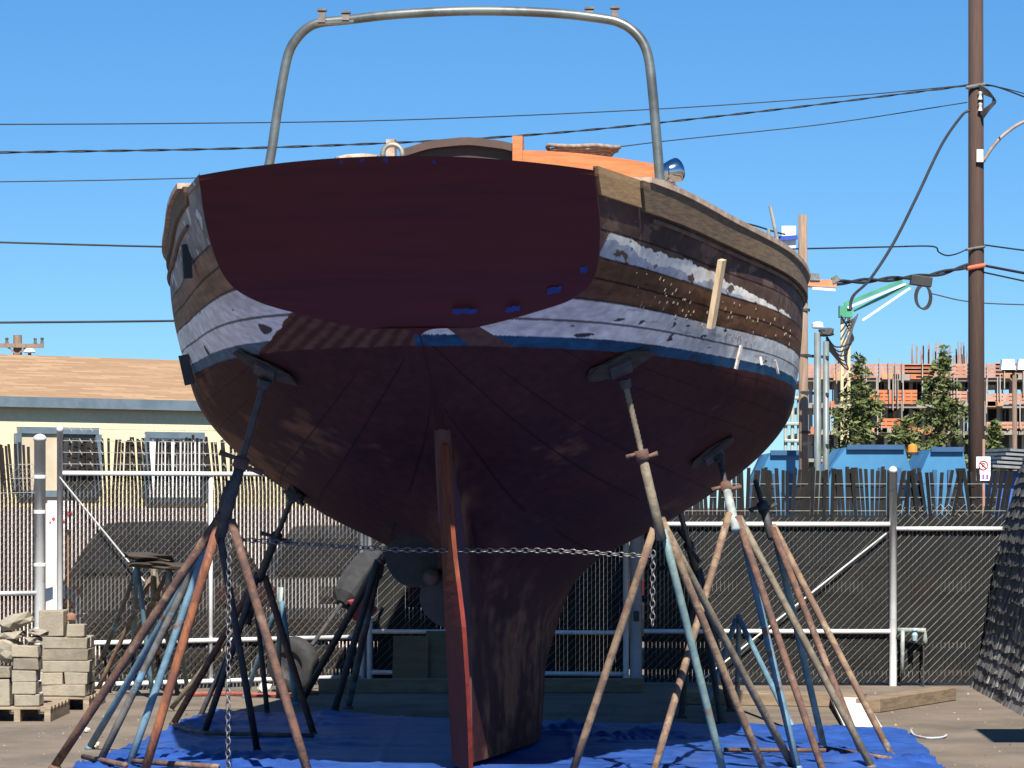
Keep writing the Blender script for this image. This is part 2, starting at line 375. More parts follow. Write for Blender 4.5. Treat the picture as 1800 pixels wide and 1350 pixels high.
# sheer strake board (wale) and cap rail, both sides
def band(side, v0, v1, u0, u1, off, name, m, label=None):
    U_ = np.linspace(u0, u1, 120); V_ = np.linspace(v0, v1, 6); S_ = surf(U_, V_); mb = MB(); outr = []; inr = []
    for iv in range(6):
        ro = []; ri = []
        for iu in range(120):
            s, y, z = S_[iv, iu]; a = max(iu-1, 0); b_ = min(iu+1, 119)
            ds, dy = S_[iv, b_, 0]-S_[iv, a, 0], S_[iv, b_, 1]-S_[iv, a, 1]; L = math.hypot(ds, dy)
            ns, ny = -dy/L, ds/L
            ro.append(B(s+ns*off, (y+ny*off)*side, z+(.012 if iv == 0 else 0))); ri.append(B(s-ns*.01, max(y-ny*.01, .001)*side, z+(.012 if iv == 0 else 0)))
        outr.append(ro); inr.append(ri)
    mb.grid(outr); mb.grid([outr[0], inr[0]]); mb.grid([outr[-1], inr[-1]])
    mb.grid([[r_[0] for r_ in outr], [r_[0] for r_ in inr]]); mb.grid([[r_[-1] for r_ in outr], [r_[-1] for r_ in inr]])
    return mb.build(name, m, boat, label=label)
olive = mat('weathered_olive_wood', (.15, .098, .054), (.10, .066, .04), sc=5, rough=.85, st=(4, 1, 9), bump=.2, c3=(.09, .06, .045), sc3=3, lo3=.6, hi3=.7)
fresh = mat('fresh_tan_wood', (.36, .22, .10), (.27, .165, .08), sc=5, rough=.7, st=(4, 1, 9), bump=.1)
worn = mat('worn_pale_teak', (.42, .32, .24), (.25, .17, .12), sc=9, rough=.85, bump=.2)
band(1, .0, .52, .55, 8.9, .035, 'sheer_strake', olive)
band(1, .0, .46, .02, .53, .022, 'sheer_strake', fresh, 'fresh tan length of strake next to transom')
band(-1, .0, .30, .55, 8.9, .022, 'sheer_strake', olive)
for side in (1, -1):
    rl = surf(np.linspace(.62, 8.9, 90), [0])[0]; mb = MB(); o1 = []; o2 = []; o3 = []; o4 = []
    for i in range(90):
        s, y, z = rl[i]; wd = .05
        o1.append(B(s, (y+wd)*side, z+.012)); o2.append(B(s, (y+wd)*side, z+.045)); o3.append(B(s, max(y-.08, .0)*side, z+.045)); o4.append(B(s, max(y-.08, .0)*side, z+.012))
    mb.grid([o1, o2, o3, o4, o1]); mb.add([o1[0], o2[0], o3[0], o4[0]], [(0, 1, 2, 3)])
    mb.build('cap_rail', worn, boat)
# moulding line under the strake
for side in (1, -1):
    q = surf(np.linspace(.7, 8, 80), [.62])[0]
    MB().tube([B(a[0], (a[1]+.008)*side, a[2]) for a in q], .012, 6).build('rubbing_moulding', mat('dark_moulding', (.16, .10, .06), (.07, .045, .04), sc=6, rough=.8), boat)
# deck
rl = surf(np.linspace(0, 9, 60), [0])[0]; rows = []
for a in rl: rows.append([B(a[0], a[1]*f, a[2]-.04+.07*(1-f*f)) for f in np.linspace(-1, 1, 13)])
MB().grid(rows).build('deck', mat('bare_deck', (.34, .25, .17), (.24, .18, .13), sc=4, rough=.85, st=(8, .6, 1)), boat, smooth=True)

# rudder, turned to starboard so that its port face shows
rb = MB(); prt = []; stb = []; edg = []
TH = R(15)
prof = [(1.98, .13), (1.86, .17), (1.6, .24), (1.3, .34), (1.05, .52), (.85, .64), (.5, .70), (.2, .70), (-.05, .66)]
def rud(z, c, th):              # c = chord fraction from pivot, th = offset to starboard
    sp = np.interp(z, [-.06, 1.98], [2.5, 1.86])
    return B(sp-c*math.cos(TH)+th*math.sin(TH), c*math.sin(TH)+th*math.cos(TH), z)
zz = np.linspace(-.05, 1.98, 30); A_ = []; Bq = []; Cq = []; Dq = []
for z in zz:
    c = float(np.interp(z, [p[0] for p in prof[::-1]], [p[1] for p in prof[::-1]])); tk = .045
    A_.append(rud(z, 0, -tk)); Bq.append(rud(z, c, -tk*.3)); Cq.append(rud(z, c, tk*.3)); Dq.append(rud(z, 0, tk))
redr = mat('red_rudder_paint', (.17, .026, .018), (.11, .019, .015), sc=7, rough=.7, bump=.25, st=(3, 3, .5), c3=(.2, .06, .03), sc3=4, lo3=.64, hi3=.75, spec=.1)
hdw = mat('rudder_head_wood', (.17, .045, .02), (.10, .028, .016), sc=7, rough=.75, spec=.1, bump=.3, st=(4, 4, .5), c3=(.06, .025, .02), sc3=5, lo3=.58, hi3=.66)
def rud_piece(i0, i1, name, m_, par):
    mb = MB(); a_, b_, c_, d_ = A_[i0:i1], Bq[i0:i1], Cq[i0:i1], Dq[i0:i1]
    for p_, q_ in ((a_, b_), (b_, c_), (c_, d_), (d_, a_)): mb.grid([p_, q_])
    mb.add([a_[0], b_[0], c_[0], d_[0], a_[-1], b_[-1], c_[-1], d_[-1]], [(0, 1, 2, 3), (7, 6, 5, 4)])
    return mb.build(name, m_, par)
rud_o = rud_piece(0, 18, 'rudder', redr, boat); rud_piece(17, 30, 'rudder_head', hdw, rud_o)
MB().tube([B(2.0, -.0, 1.5), B(1.82, 0, 2.02), B(1.76, 0, 2.2)], .05, 10).build('rudder_stock', mat('stock_wood', (.09, .026, .016), (.06, .018, .013), sc=8, rough=.7), boat, smooth=True)

# propeller on the port quarter
pg = mat('dull_bronze', (.048, .038, .028), (.032, .027, .022), sc=12, rough=.7, metal=.2, bump=.2)
prop_c = B(2.7, -.2, 1.14)
prp = MB().lathe(prop_c, [(.0, -.12), (.03, -.11), (.05, -.05), (.055, .05), (.045, .1), (.0, .12)], axis=(-sA, -cA, .06), n=14).build('propeller', mat('hub_bronze', (.13, .065, .04), (.08, .045, .03), sc=8, rough=.6, metal=.3), boat, smooth=True)
for dx, dz in ((-.80, .60), (.45, -.89)):
    ax = Vector((dx, 0, dz)).normalized(); sd = Vector((dz, .30, -dx)).normalized(); mb = MB(); n_ = 26; rim = []
    for k in range(n_):
        a = 2*math.pi*k/n_; L = .168; wd = .15
        rim.append(prop_c+ax*(.165+L*math.cos(a))+sd*wd*math.sin(a)*(1-.12*math.cos(a)))
    mb.prism(rim, Vector((0, .014, 0))).build('blade', pg, prp)
MB().tube([prop_c, B(3.6, -.26, 1.2)], .022, 8).build('shaft', mat('shaft_bronze', (.2, .15, .1), sc=9, metal=.5, rough=.5), boat)

# pale batten leaning on / nailed to the starboard planking
pa, na = hullat(1258, 455); pb_, nb = hullat(1232, 570)
btw = mat('pale_batten_pine', (.55, .42, .26), (.42, .31, .19), sc=6, rough=.75, st=(6, 6, 1))
MB().bar(pa+na*.05, pb_+nb*.075, .062, .03, up=na).build('batten', btw, boat, label='pale pine batten nailed upright on planking')
for px, py in ((334, 455),):
    p, n = hullat(px, py); up = Vector((.06, .0, -1)).normalized()
    MB().bar(p+n*.03-up*.09, p+n*.03+up*.1, .055, .05, up=n).build('fairlead', mat('black_iron', (.02, .02, .022), sc=9, rough=.6), boat)
p = PB(328, 650, 20.6)
MB().bar(p+Vector((-.02, 0, .09)), p+Vector((.02, 0, -.09)), .045, .06).build('bracket', MATS['black_iron'], boat)
# bungs and screw heads of the bare planks
bn = MB(); random.seed(3)
for k in range(85):
    px = random.uniform(1120, 1392); f = (px-1120)/270
    lo_ = lerp(478, 560, f); hi_ = lerp(545, 628, f)
    py = lerp(lo_, hi_, random.random())
    if random.random() < .6 and not (1120 < px < 1220 or px > 1270): continue
    p, n = hullat(px, py); r_ = random.uniform(.003, .0055)
    bn.bar(p-n*.01, p+n*.003, r_*2, r_*random.uniform(2, 4))
tag(bn.build('plank_bungs', mat('pale_bungs', (.40, .30, .2), (.2, .14, .09), sc=20), boat), kind='stuff')
# splinters of torn plank hanging at starboard
for (x0, y0, x1, y1, w_) in ((1299, 607, 1283, 645, 8), (1333, 628, 1328, 640, 5), (1360, 632, 1357, 655, 3)):
    p, n = hullat(x0, y0); q, n2 = hullat(x1, y1)
    MB().bar(p+n*.02, q+n2*.05, w_*.0033, .012, up=n).build('splinter', mat('torn_pale_wood', (.6, .55, .5), (.3, .22, .16), sc=14), boat)
# darker repair boards on the starboard topsides
p, n = hullat(1365, 594)

# deckhouse
org = mat('orange_varnish', (.42, .15, .04), (.33, .11, .03), sc=4, rough=.35, st=(1, 1, 8), c3=(.58, .25, .06), sc3=2)
dk = mat('dark_brown_hatch', (.045, .022, .018), (.027, .016, .015), sc=5, rough=.6, st=(1, 1, 6))
HS, HE, HWD = 4.4, 6.6, 1.10
def roofz(y): return 4.095-.11*(y/HWD)**2
def wall_box(s0, s1, y0, y1, z0, z1f, name, m, par=boat):
    n_ = 10; ys = np.linspace(y0, y1, n_+1); mb = MB()
    for sgn in (0, 1):
        pass
    f0 = [B(s0, y, z0) for y in ys]; f1 = [B(s0, y, z1f(y)) for y in ys]; g0 = [B(s1, y, z0) for y in ys]; g1 = [B(s1, y, z1f(y)) for y in ys]
    mb.grid([f0, f1, g1, g0, f0]); mb.add([f0[0], f1[0], g1[0], g0[0]], [(0, 1, 2, 3)]); mb.add([f0[-1], f1[-1], g1[-1], g0[-1]], [(0, 1, 2, 3)])
    return mb.build(name, m, par)
house_m = wall_box(HS, HE, .16, HWD, 3.1, lambda y: roofz(y)-.09, 'deckhouse', org)
wall_box(HS, HE, -HWD, -.78, 3.1, lambda y: roofz(y)-.16, 'deckhouse_side', dk, house_m)
wall_box(HS-.05, HE+.05, .18, HWD+.06, roofz(HWD)-.115, lambda y: roofz(y), 'roof_moulding', mat('orange_trim_wood', (.47, .17, .06), (.37, .125, .042), sc=5, rough=.35, st=(1, 1, 8)), house_m)
for s_ in (4.55, 5.2, 5.9):
    MB().prism([B(s_, HWD+.012, 3.55), B(s_+.4, HWD+.012, 3.55), B(s_+.4, HWD+.012, 3.8), B(s_, HWD+.012, 3.8)], (0.004, 0, 0)).build('window', mat('dark_cabin_glass', (.03, .03, .035), sc=3, rough=.1), house_m)
wall_box(HE+.06, HE+.8, -.9, .98, 3.1, lambda y: 3.78-.08*y*y, 'cabin_trunk', mat('rose_cabin_wood', (.40, .16, .10), (.3, .11, .07), sc=5, rough=.5), boat)
# dark arched companionway hood
def archz(y): return 4.17-.07*((y+.24)/.42)**2+.002*math.sin(y*23)
wall_box(HS+.03, HE+.2, -.67, .10, 3.1, archz, 'companion_hatch', dk)
ar = MB(); ys = np.linspace(-.69, .11, 14)
for o in (0,): ar.grid([[B(HS-.03, y, archz(y)-.035) for y in ys], [B(HS-.03, y, archz(y)+.02) for y in ys], [B(HE, y, archz(y)+.02) for y in ys]])
ar.build('hatch_hood_rim', mat('hood_rim_wood', (.07, .036, .026), (.045, .026, .02), sc=6, rough=.6), boat)
q = PB(913, 245, 21.9); wall_box(HS-.08, HS+.02, .115, .185, 3.1, lambda y: 4.19, 'hatch_post', MATS['orange_trim_wood'])
wall_box(HS-.08, HS+.02, -.78, -.72, 3.1, lambda y: 4.18, 'hatch_post', worn)
# low bits on the afterdeck: chocks and cleat
c = PB(625, 272, 18.6); MB().rock(c+Vector((0, .1, -.02)), (.26, .12, .07), 3).build('deck_chock', worn, boat)
c = PB(690, 268, 18.6); mb = MB(); mb.tube([c+Vector((.055*math.cos(a), 0, .055*math.sin(a)-.01)) for a in np.linspace(-.3, 3.45, 12)], .014, 6); mb.build('fairlead_ring', mat('grey_bronze', (.3, .29, .25), (.2, .2, .18), sc=9, rough=.5, metal=.4), boat, smooth=True)
# rope coil on the deckhouse roof
rp = MB(); c0 = B(4.9, .55, roofz(.55)+.03); random.seed(5)
for k in range(5):
    rx, ry = .16+.02*k, .1+.012*k; rp.tube([c0+Vector((rx*math.cos(a)+.02*nz(k, a, 1), ry*math.sin(a), .016*k+.02*nz(a, k, 7))) for a in np.linspace(0, 2*math.pi, 26)], .014, 6)
tag(rp.build('rope_coil', mat('grey_rope', (.25, .21, .17), (.15, .12, .1), sc=30, rough=.9), smooth=True), 'grey rope coiled on the orange deckhouse roof', 'rope')
# chrome ventilator cowl at the starboard rail
vc = PB(1186, 300, 20.2); MB().tube([PB(1180, 352, 20.2), PB(1183, 322, 20.2), PB(1184, 312, 20.2)], [.012, .014, .02], 8).build('lamp_stem', mat('pale_stem', (.6, .55, .5), sc=8, rough=.4), boat)
chrome = mat('chrome', (.6, .62, .65), (.5, .5, .55), sc=3, rough=.12, metal=1)
MB().lathe(vc, [(.0, -.10), (.035, -.095), (.06, -.06), (.072, -.01), (.075, .02), (.066, .022), (.05, -.03), (.0, -.05)], axis=(.72, .45, .25), n=20).build('search_lamp', chrome, boat, smooth=True)
# boom gallows: bent pipe arch with four brackets
gal = mat('verdigris_pipe', (.10, .105, .10), (.17, .19, .18), sc=5, rough=.38, metal=.55, c3=(.16, .25, .22), sc3=3, lo3=.58, hi3=.72)
gp = [(471, 300, 20.15), (478, 262, 20.15), (487, 200, 20.15), (499, 130, 20.15), (508, 92, 20.15), (520, 70, 20.14), (538, 51, 20.13), (562, 40, 20.12), (610, 35, 20.1), (700, 25, 20.05), (835, 19, 20.0), (970, 23, 19.93), (1060, 33, 19.87), (1092, 41, 19.86), (1115, 56, 19.85), (1132, 78, 19.84), (1141, 108, 19.83), (1147, 160, 19.82), (1154, 240, 19.82), (1161, 330, 19.81), (1164, 362, 19.81)]
def smoothpts(p, n=6):
    p = [Vector(q) for q in p]; M_ = crm(len(p), np.linspace(0, len(p)-1, n*(len(p)-1)+1)); A2 = np.array(p); return [Vector(q) for q in M_ @ A2]
arch = MB().tube(smoothpts([PB(*q) for q in gp], 5), .029, 12).build('gallows_arch', gal, boat, smooth=True)
for px, h_, pyb in ((566, 22, 40), (608, 14, 36), (1036, 15, 30), (1081, 22, 36)):
    c = PB(px, pyb, 20.0); MB().box(c+Vector((0, 0, h_*.0017)), (.042, .05, h_*.0034), taper=.8).box(c+Vector((0, 0, h_*.0034)), (.056, .06, .012)).build('bracket', mat('rusty_bracket', (.17, .13, .11), (.1, .09, .08), sc=14, rough=.6, metal=.4), arch)
for (a, b, sg) in ((566, 608, 1), (1036, 1081, 1)): MB().bar(PB(a-12, 42 if a < 700 else 28, 20.02), PB(b+14, 38 if a < 700 else 38, 20.02), .07, .012).build('saddle_plate', gal, arch)
q = PB(1161, 332, 19.8); MB().lathe(q-Vector((0, 0, .05)), [(.0, -.02), (.055, -.02), (.055, .03), (.035, .05), (.03, .1)], n=12).build('pipe_foot', mat('green_bronze', (.2, .3, .26), (.13, .2, .18), sc=8, rough=.6, metal=.3), arch, smooth=True)
# stanchions at the foredeck
for px0, py0, px1, py1 in ((1351, 402, 1352, 452), (1354, 362, 1376, 470)):
    MB().tube([PB(px0, py0, 23.2), PB(px1, py1, 23.2)], .012, 8).build('stanchion', mat('dull_steel', (.38, .36, .32), (.25, .24, .22), sc=8, rough=.5, metal=.4), boat)

# ------------------------------------------------------------ boat stands
PAL = dict(
 orange=mat('rust_orange_paint', (.27, .095, .035), (.15, .055, .03), sc=16 , lo=.46, hi=.54, rough=.8, bump=.4, st=(1,1,.35), c3=(.3, .22, .15), sc3=5, lo3=.64, hi3=.7),
 brown=mat('rust_brown', (.125, .062, .04), (.075, .042, .033), sc=17 , lo=.46, hi=.54, rough=.85, bump=.4, c3=(.2, .135, .095), sc3=6, lo3=.56, hi3=.66),
 tan=mat('flaked_tan_paint', (.20, .135, .08), (.125, .075, .05), sc=13 , lo=.46, hi=.54, rough=.8, bump=.4, c3=(.34, .34, .31), sc3=4, lo3=.58, hi3=.64),
 blue=mat('flaked_blue_paint', (.08, .155, .205), (.115, .20, .255), sc=12 , lo=.46, hi=.54, rough=.6, bump=.2, c3=(.12, .07, .045), sc3=6, lo3=.6, hi3=.66),
 teal=mat('flaked_teal_paint', (.16, .225, .20), (.11, .175, .17), sc=12 , lo=.46, hi=.54, rough=.6, bump=.2, c3=(.16, .1, .06), sc3=5, lo3=.57, hi3=.64),
 olive=mat('olive_grey_paint', (.165, .135, .09), (.11, .09, .062), sc=13 , lo=.46, hi=.54, rough=.75, bump=.3, c3=(.12, .3, .42), sc3=2.5, lo3=.66, hi3=.7),
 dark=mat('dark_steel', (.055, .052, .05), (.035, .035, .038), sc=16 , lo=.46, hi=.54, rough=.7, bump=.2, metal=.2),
 grey=mat('grey_flaked_paint', (.115, .11, .10), (.065, .063, .06), sc=8 , lo=.46, hi=.54, rough=.75, bump=.3, c3=(.12, .25, .34), sc3=3, lo3=.56, hi3=.62),
 pale=mat('pale_blue_grey_paint', (.27, .31, .30), (.2, .225, .21), sc=13 , lo=.46, hi=.54, rough=.65, bump=.2, c3=(.26, .15, .09), sc3=5, lo3=.6, hi3=.65))
padw = mat('dark_plywood_pad', (.05, .036, .026), (.028, .021, .017), sc=6, rough=.9, st=(1, 1, 6))
def stand(label, A, legs, top=None, sleeve=.5, pad=None, bars=(), smat='dark', tmat='dark', handle=None, r=.03, hmat='brown', apex_len=.12):
    """tripod boat stand: legs welded to a sleeve, screw rising from it, handle nut, plywood pad"""
    A = Vector(A); feet = [Vector(l[0]) for l in legs]; base = sum(feet, Vector())/len(feet); base.z = 0
    st = thing('boat_stand', label, 'boat stand', base, 'steel boat stands')
    d = ((Vector(top)-A) if top is not None else Vector((0, 0, 1))).normalized()
    for ft, mk in legs:
        ft = Vector(ft); s0 = A+d*random.uniform(-.02, .06)+(ft-A).normalized()*.0
        off = Vector((ft.x-A.x, ft.y-A.y, 0)); off = off.normalized()*.035 if off.length > 0 else off
        e = ft+Vector((0, 0, r*.6)); pts = [s0+off]+[(s0+off).lerp(e, k/5) for k in range(1, 6)]
        o = MB().tube(pts, r, 10).build('leg', PAL[mk], st, smooth=True)
        MB().lathe(ft, [(.0, 0), (r*1.5, 0), (r*1.5, .012), (r*.9, .03), (.0, .03)], n=10).build('foot', PAL[mk], o, smooth=True)
    for a, b, mk in bars: MB().tube([a, b], r*.62, 8).build('base_bar', PAL[mk], st, smooth=True)
    if top is not None:
        T = Vector(top); m = A.lerp(T, sleeve)
        MB().tube([A-d*.08, A+d*apex_len, m], [r*1.25, r*1.2, r*1.15], 12).build('sleeve', PAL[smat], st, smooth=True)
        sc_ = MB(); n_ = 30; q0 = m-d*.02; q1 = T-d*.03
        sc_.tube([q0.lerp(q1, k/n_) for k in range(n_+1)], [r*(.8 if k % 2 else .66) for k in range(n_+1)], 8)
        sc_.build('screw', PAL[tmat], st, smooth=True)
        if handle:
            hn = MB(); hx = Vector(handle); hn.lathe(m, [(.0, -.03), (r*1.7, -.03), (r*1.7, .03), (.0, .03)], axis=d, n=8); hn.tube([m-hx, m-hx*.3+d*.012, m+hx*.3-d*.012, m+hx], [r*.62, r*.45, r*.45, r*.62], 8)
            hn.build('handle', PAL[hmat], st, smooth=True)
        if pad:
            (x0, y0, x1, y1, wd, th) = pad; cpt, n = hullat((x0+x1)/2, (y0+y1)/2)
            a = P(x0, y0, cpt.y); b = P(x1, y1, cpt.y); ln = (b-a); ln = (ln-n*ln.dot(n)); L = ln.length; ln.normalize(); wv = n.cross(ln)
            M3 = Matrix((ln, wv, n)).transposed(); cc = cpt+n*(th/2+.004)
            MB().rock(cc, (L*1.06, wd*1.1, th*1.5), random.uniform(0, 50), M3, .4).build('pad', padw, st)
            MB().box(cc+n*(th/2+.012), (.13, .13, .02), M3).lathe(T-d*.03, [(.0, -.03), (r*1.3, -.03), (r*1.6, .02), (.0, .03)], axis=d, n=10).build('top_plate', PAL['dark'], st)
    return st
def onhull(px, py, o=.05):
    p, n = hullat(px, py); return p+n*o
random.seed(11)
stand('rust orange and brown boat stand under the port quarter, nearest at left', P(393, 920, 18.2), [(G(253, 1366), 'orange'), (G(545, 1374), 'brown'), (G(96, 1352), 'brown')],
      onhull(473, 655), .42, (416, 628, 527, 664, .13, .026), [(G(233, 1338, .05), G(384, 1348, .05), 'brown'), (G(146, 1330, .05), G(222, 1345, .05), 'brown')], 'dark', 'dark', Vector((.125, .02, -.06)), .027)
stand('blue and dark grey legged boat stand nested behind the rust orange stand', P(382, 935, 19.0), [(G(226, 1352), 'blue'), (G(174, 1346), 'grey'), (G(158, 1317), 'blue'), (G(452, 1322), 'dark')], P(404, 842, 18.6), .8, None, (), 'dark', 'dark', None, .023)
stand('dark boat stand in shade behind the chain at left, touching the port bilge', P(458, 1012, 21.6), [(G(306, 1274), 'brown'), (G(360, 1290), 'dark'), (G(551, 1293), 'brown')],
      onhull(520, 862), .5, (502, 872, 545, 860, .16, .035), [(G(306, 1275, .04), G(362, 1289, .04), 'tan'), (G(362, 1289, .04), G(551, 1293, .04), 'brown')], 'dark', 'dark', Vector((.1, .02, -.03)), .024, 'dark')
stand('tan and brown boat stand holding the starboard quarter, right of the rudder', P(1158, 925, 17.9), [(G(1003, 1372), 'tan'), (G(1346, 1366), 'tan'), (G(1394, 1352), 'olive'), (G(1273, 1368), 'teal')],
      onhull(1090, 655), .48, (1034, 655, 1138, 626, .16, .028), (), 'olive', 'olive', Vector((.09, .0, .012)), .0235)
stand('pale sleeved boat stand right of the starboard quarter stand with brown and blue legs', P(1290, 915, 19.0), [(G(1146, 1372), 'tan'), (G(1449, 1366), 'brown'), (G(1532, 1352), 'olive'), (G(1402, 1354), 'blue')],
      onhull(1258, 793), .5, (1216, 818, 1284, 772, .13, .026), (), 'pale', 'dark', Vector((.09, .02, .01)), .023)
stand('boat stand furthest to starboard with teal leg and dark bent post', P(1352, 928, 20.4), [(G(1568, 1333), 'tan'), (G(1448, 1316), 'teal'), (G(1520, 1340), 'brown')],
      P(1326, 838, 20.6), .4, None, [(G(1272, 1318, .04), G(1452, 1319, .04), 'brown'), (G(1450, 1315, .04), G(1566, 1334, .04), 'brown')], 'dark', 'dark', Vector((.09, .02, .02)), .023, 'dark')
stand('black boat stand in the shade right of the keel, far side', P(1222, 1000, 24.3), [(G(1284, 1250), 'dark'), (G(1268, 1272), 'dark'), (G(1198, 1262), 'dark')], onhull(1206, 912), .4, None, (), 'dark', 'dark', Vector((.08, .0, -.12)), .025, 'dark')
stand('small bright blue stand leaning low before the right fence', P(1299, 1093, 24.6), [(G(1394, 1284), 'blue'), (G(1296, 1240), 'blue'), (G(1240, 1252), 'blue')], None, r=.022)
stand('blue legged spare stand by the fence, left of the stored stands', P(240, 1010, 25.6), [(G(231, 1205), 'blue'), (G(160, 1208), 'grey'), (G(268, 1228), 'blue')], P(243, 975, 25.6), .5, None, (), 'blue', 'grey', None, .02)
stand('grey spare stand by the fence, middle of the stored stands', P(270, 1020, 25.9), [(G(168, 1222), 'tan'), (G(266, 1215), 'pale'), (G(312, 1222), 'olive')], P(270, 985, 25.9), .5, None, (), 'olive', 'grey', None, .02)
stand('pale spare stand by the fence with orange leg, right of the stored stands', P(296, 1020, 25.7), [(G(190, 1218), 'tan'), (G(268, 1204), 'orange'), (G(330, 1216), 'teal')], P(300, 985, 25.7), .5, None, (), 'pale', 'grey', None, .02)
stand('short light blue stand with white top in sun before the gate', P(492, 1058, 25.4), [(G(489, 1224), 'blue'), (G(432, 1226), 'blue'), (G(520, 1240), 'blue')], P(493, 1040, 25.4), .6, None, (), 'pale', 'pale', None, .022)
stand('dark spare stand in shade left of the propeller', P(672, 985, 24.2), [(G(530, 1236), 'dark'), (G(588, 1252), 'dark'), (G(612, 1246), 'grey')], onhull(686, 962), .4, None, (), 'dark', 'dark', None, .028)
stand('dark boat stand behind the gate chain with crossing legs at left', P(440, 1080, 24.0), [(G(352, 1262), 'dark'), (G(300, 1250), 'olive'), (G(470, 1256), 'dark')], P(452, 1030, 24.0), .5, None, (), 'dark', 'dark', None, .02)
# heap of dark pads on the stored stands
for k, (x0, x1, y, sd, lb) in enumerate(((216, 300, 976, 1, 'dark torn stand pad lying topmost on the stored stands'), (228, 326, 990, 2, 'dark stand pad lying lower on the stored stands'))):
    a = P(x0, y, 25.5); b = P(x1, y+6, 25.6); mb = MB(); mb.rock((a+b)/2, ((b-a).length, .3, .07), sd, Matrix.Rotation(.07, 3, 'Y'), .45)
    tag(mb.build('stand_pad', padw), lb, 'pad', 'loose stand pads')

# chains between the stands
zinc = mat('galvanised_chain', (.19, .18, .165), (.10, .10, .10), sc=30, rough=.45, metal=.6)
def chain(pts, label, L=.044):
    pts = smoothpts(pts, 30); ln = [0]
    for i in range(1, len(pts)): ln.append(ln[-1]+(pts[i]-pts[i-1]).length)
    mb = MB(); n_ = int(ln[-1]/(L*.78)); k = 0
    for q in range(n_):
        d = (q+.5)*ln[-1]/n_
        while k < len(ln)-2 and ln[k+1] < d: k += 1
        f = (d-ln[k])/max(1e-6, ln[k+1]-ln[k]); c = pts[k].lerp(pts[k+1], f); t = (pts[k+1]-pts[k]).normalized()
        u = t.cross(Vector((0, 1, 0))).normalized(); v = t.cross(u)
        sd = (u+v*.45).normalized() if q % 2 == 0 else (v-u*.45).normalized(); lp = []
        for a in range(10):
            an = 2*math.pi*a/10; lp.append(c+t*L*.5*math.cos(an)+sd*L*.34*math.sin(an))
        lp.append(lp[0]); mb.tube(lp, .004, 5, cap=False)
    return tag(mb.build('chain', zinc, smooth=True), label, 'chain', 'chains tying the stands')
chain([P(418, 948, 18.3), P(560, 958, 18.25), P(690, 966, 18.2)], 'slack chain running from the rust orange stand towards the propeller')
chain([P(690, 966, 18.2), P(800, 968, 18.15), P(960, 968, 18.05), P(1090, 975, 17.98), P(1150, 978, 17.95)], 'bright chain stretched across the keel to the tan stand')
chain([P(403, 938, 18.1), P(402, 1100, 18.1), P(401, 1250, 18.1), P(401, 1372, 18.1)], 'long chain hanging straight down beside the rust orange stand')
chain([P(1148, 968, 17.9), P(1147, 1040, 17.9), P(1147, 1100, 17.9)], 'short chain end hanging from the tan stand')

# ------------------------------------------------------------ fence and gates
galv = mat('galvanised_pipe', (.66, .67, .66), (.56, .57, .58), sc=6, rough=.5, metal=.15, c3=(.36, .37, .38), sc3=9, lo3=.6, hi3=.7)
wirem = mat('galvanised_wire', (.36, .36, .33), (.25, .25, .235), sc=20, rough=.5, metal=.2)
slatm = mat('black_plastic_slat', (.009, .0095, .010), (.015, .015, .015), sc=4, rough=.7, spec=.15)
slatb = mat('brown_black_slat', (.012, .010, .009), (.024, .019, .017), sc=4, rough=.7, spec=.2)
def along(A, B_, x): return A.lerp(B_, x)
def slats(A, B_, top, z0=.03, pitch=.036, wdt=.0245, lean=.03, m=None, par=None, gaps=()):
    L = (B_-A).length; d = (B_-A).normalized(); nrm_ = Vector((-d.y, d.x, 0)); mb = MB(); n_ = int(L/pitch); ph = random.random()*9
    for i in range(n_):
        x = (i+.5)*pitch; p = A+d*x
        if any(g0 < x/L < g1 for g0, g1 in gaps): continue
        zt = top+.03*nz(i*.31, ph, 1)+.02*random.uniform(-1, 1); zr = top-.46
        ln = lean*(nz(i*.17, ph, 5)*1.8+random.uniform(-.4, .4)); wd = wdt*random.uniform(.9, 1.06)
        lb = lean*.5*random.uniform(-1, 1)
        a = p+nrm_*.004; t = .0025
        for sg in (0,):
            q = []
            for z, ox, oy in ((z0, 0, 0), (zr, 0, 0), (zt, ln, lb*2)):
                c = a+d*ox+nrm_*oy
                q.append([c-d*wd/2-nrm_*t+Vector((0, 0, z)), c+d*wd/2-nrm_*t+Vector((0, 0, z)), c+d*wd/2+nrm_*t+Vector((0, 0, z)), c-d*wd/2+nrm_*t+Vector((0, 0, z))])
            vs_ = [v for r_ in q for v in r_]; fs = []
            for k in range(2):
                for j in range(4): fs.append((k*4+j, k*4+(j+1) % 4, k*4+4+(j+1) % 4, k*4+4+j))
            fs += [(0, 1, 2, 3), (8, 9, 10, 11)]; mb.add(vs_, fs)
    return mb.build('privacy_slats', m or slatm, par)
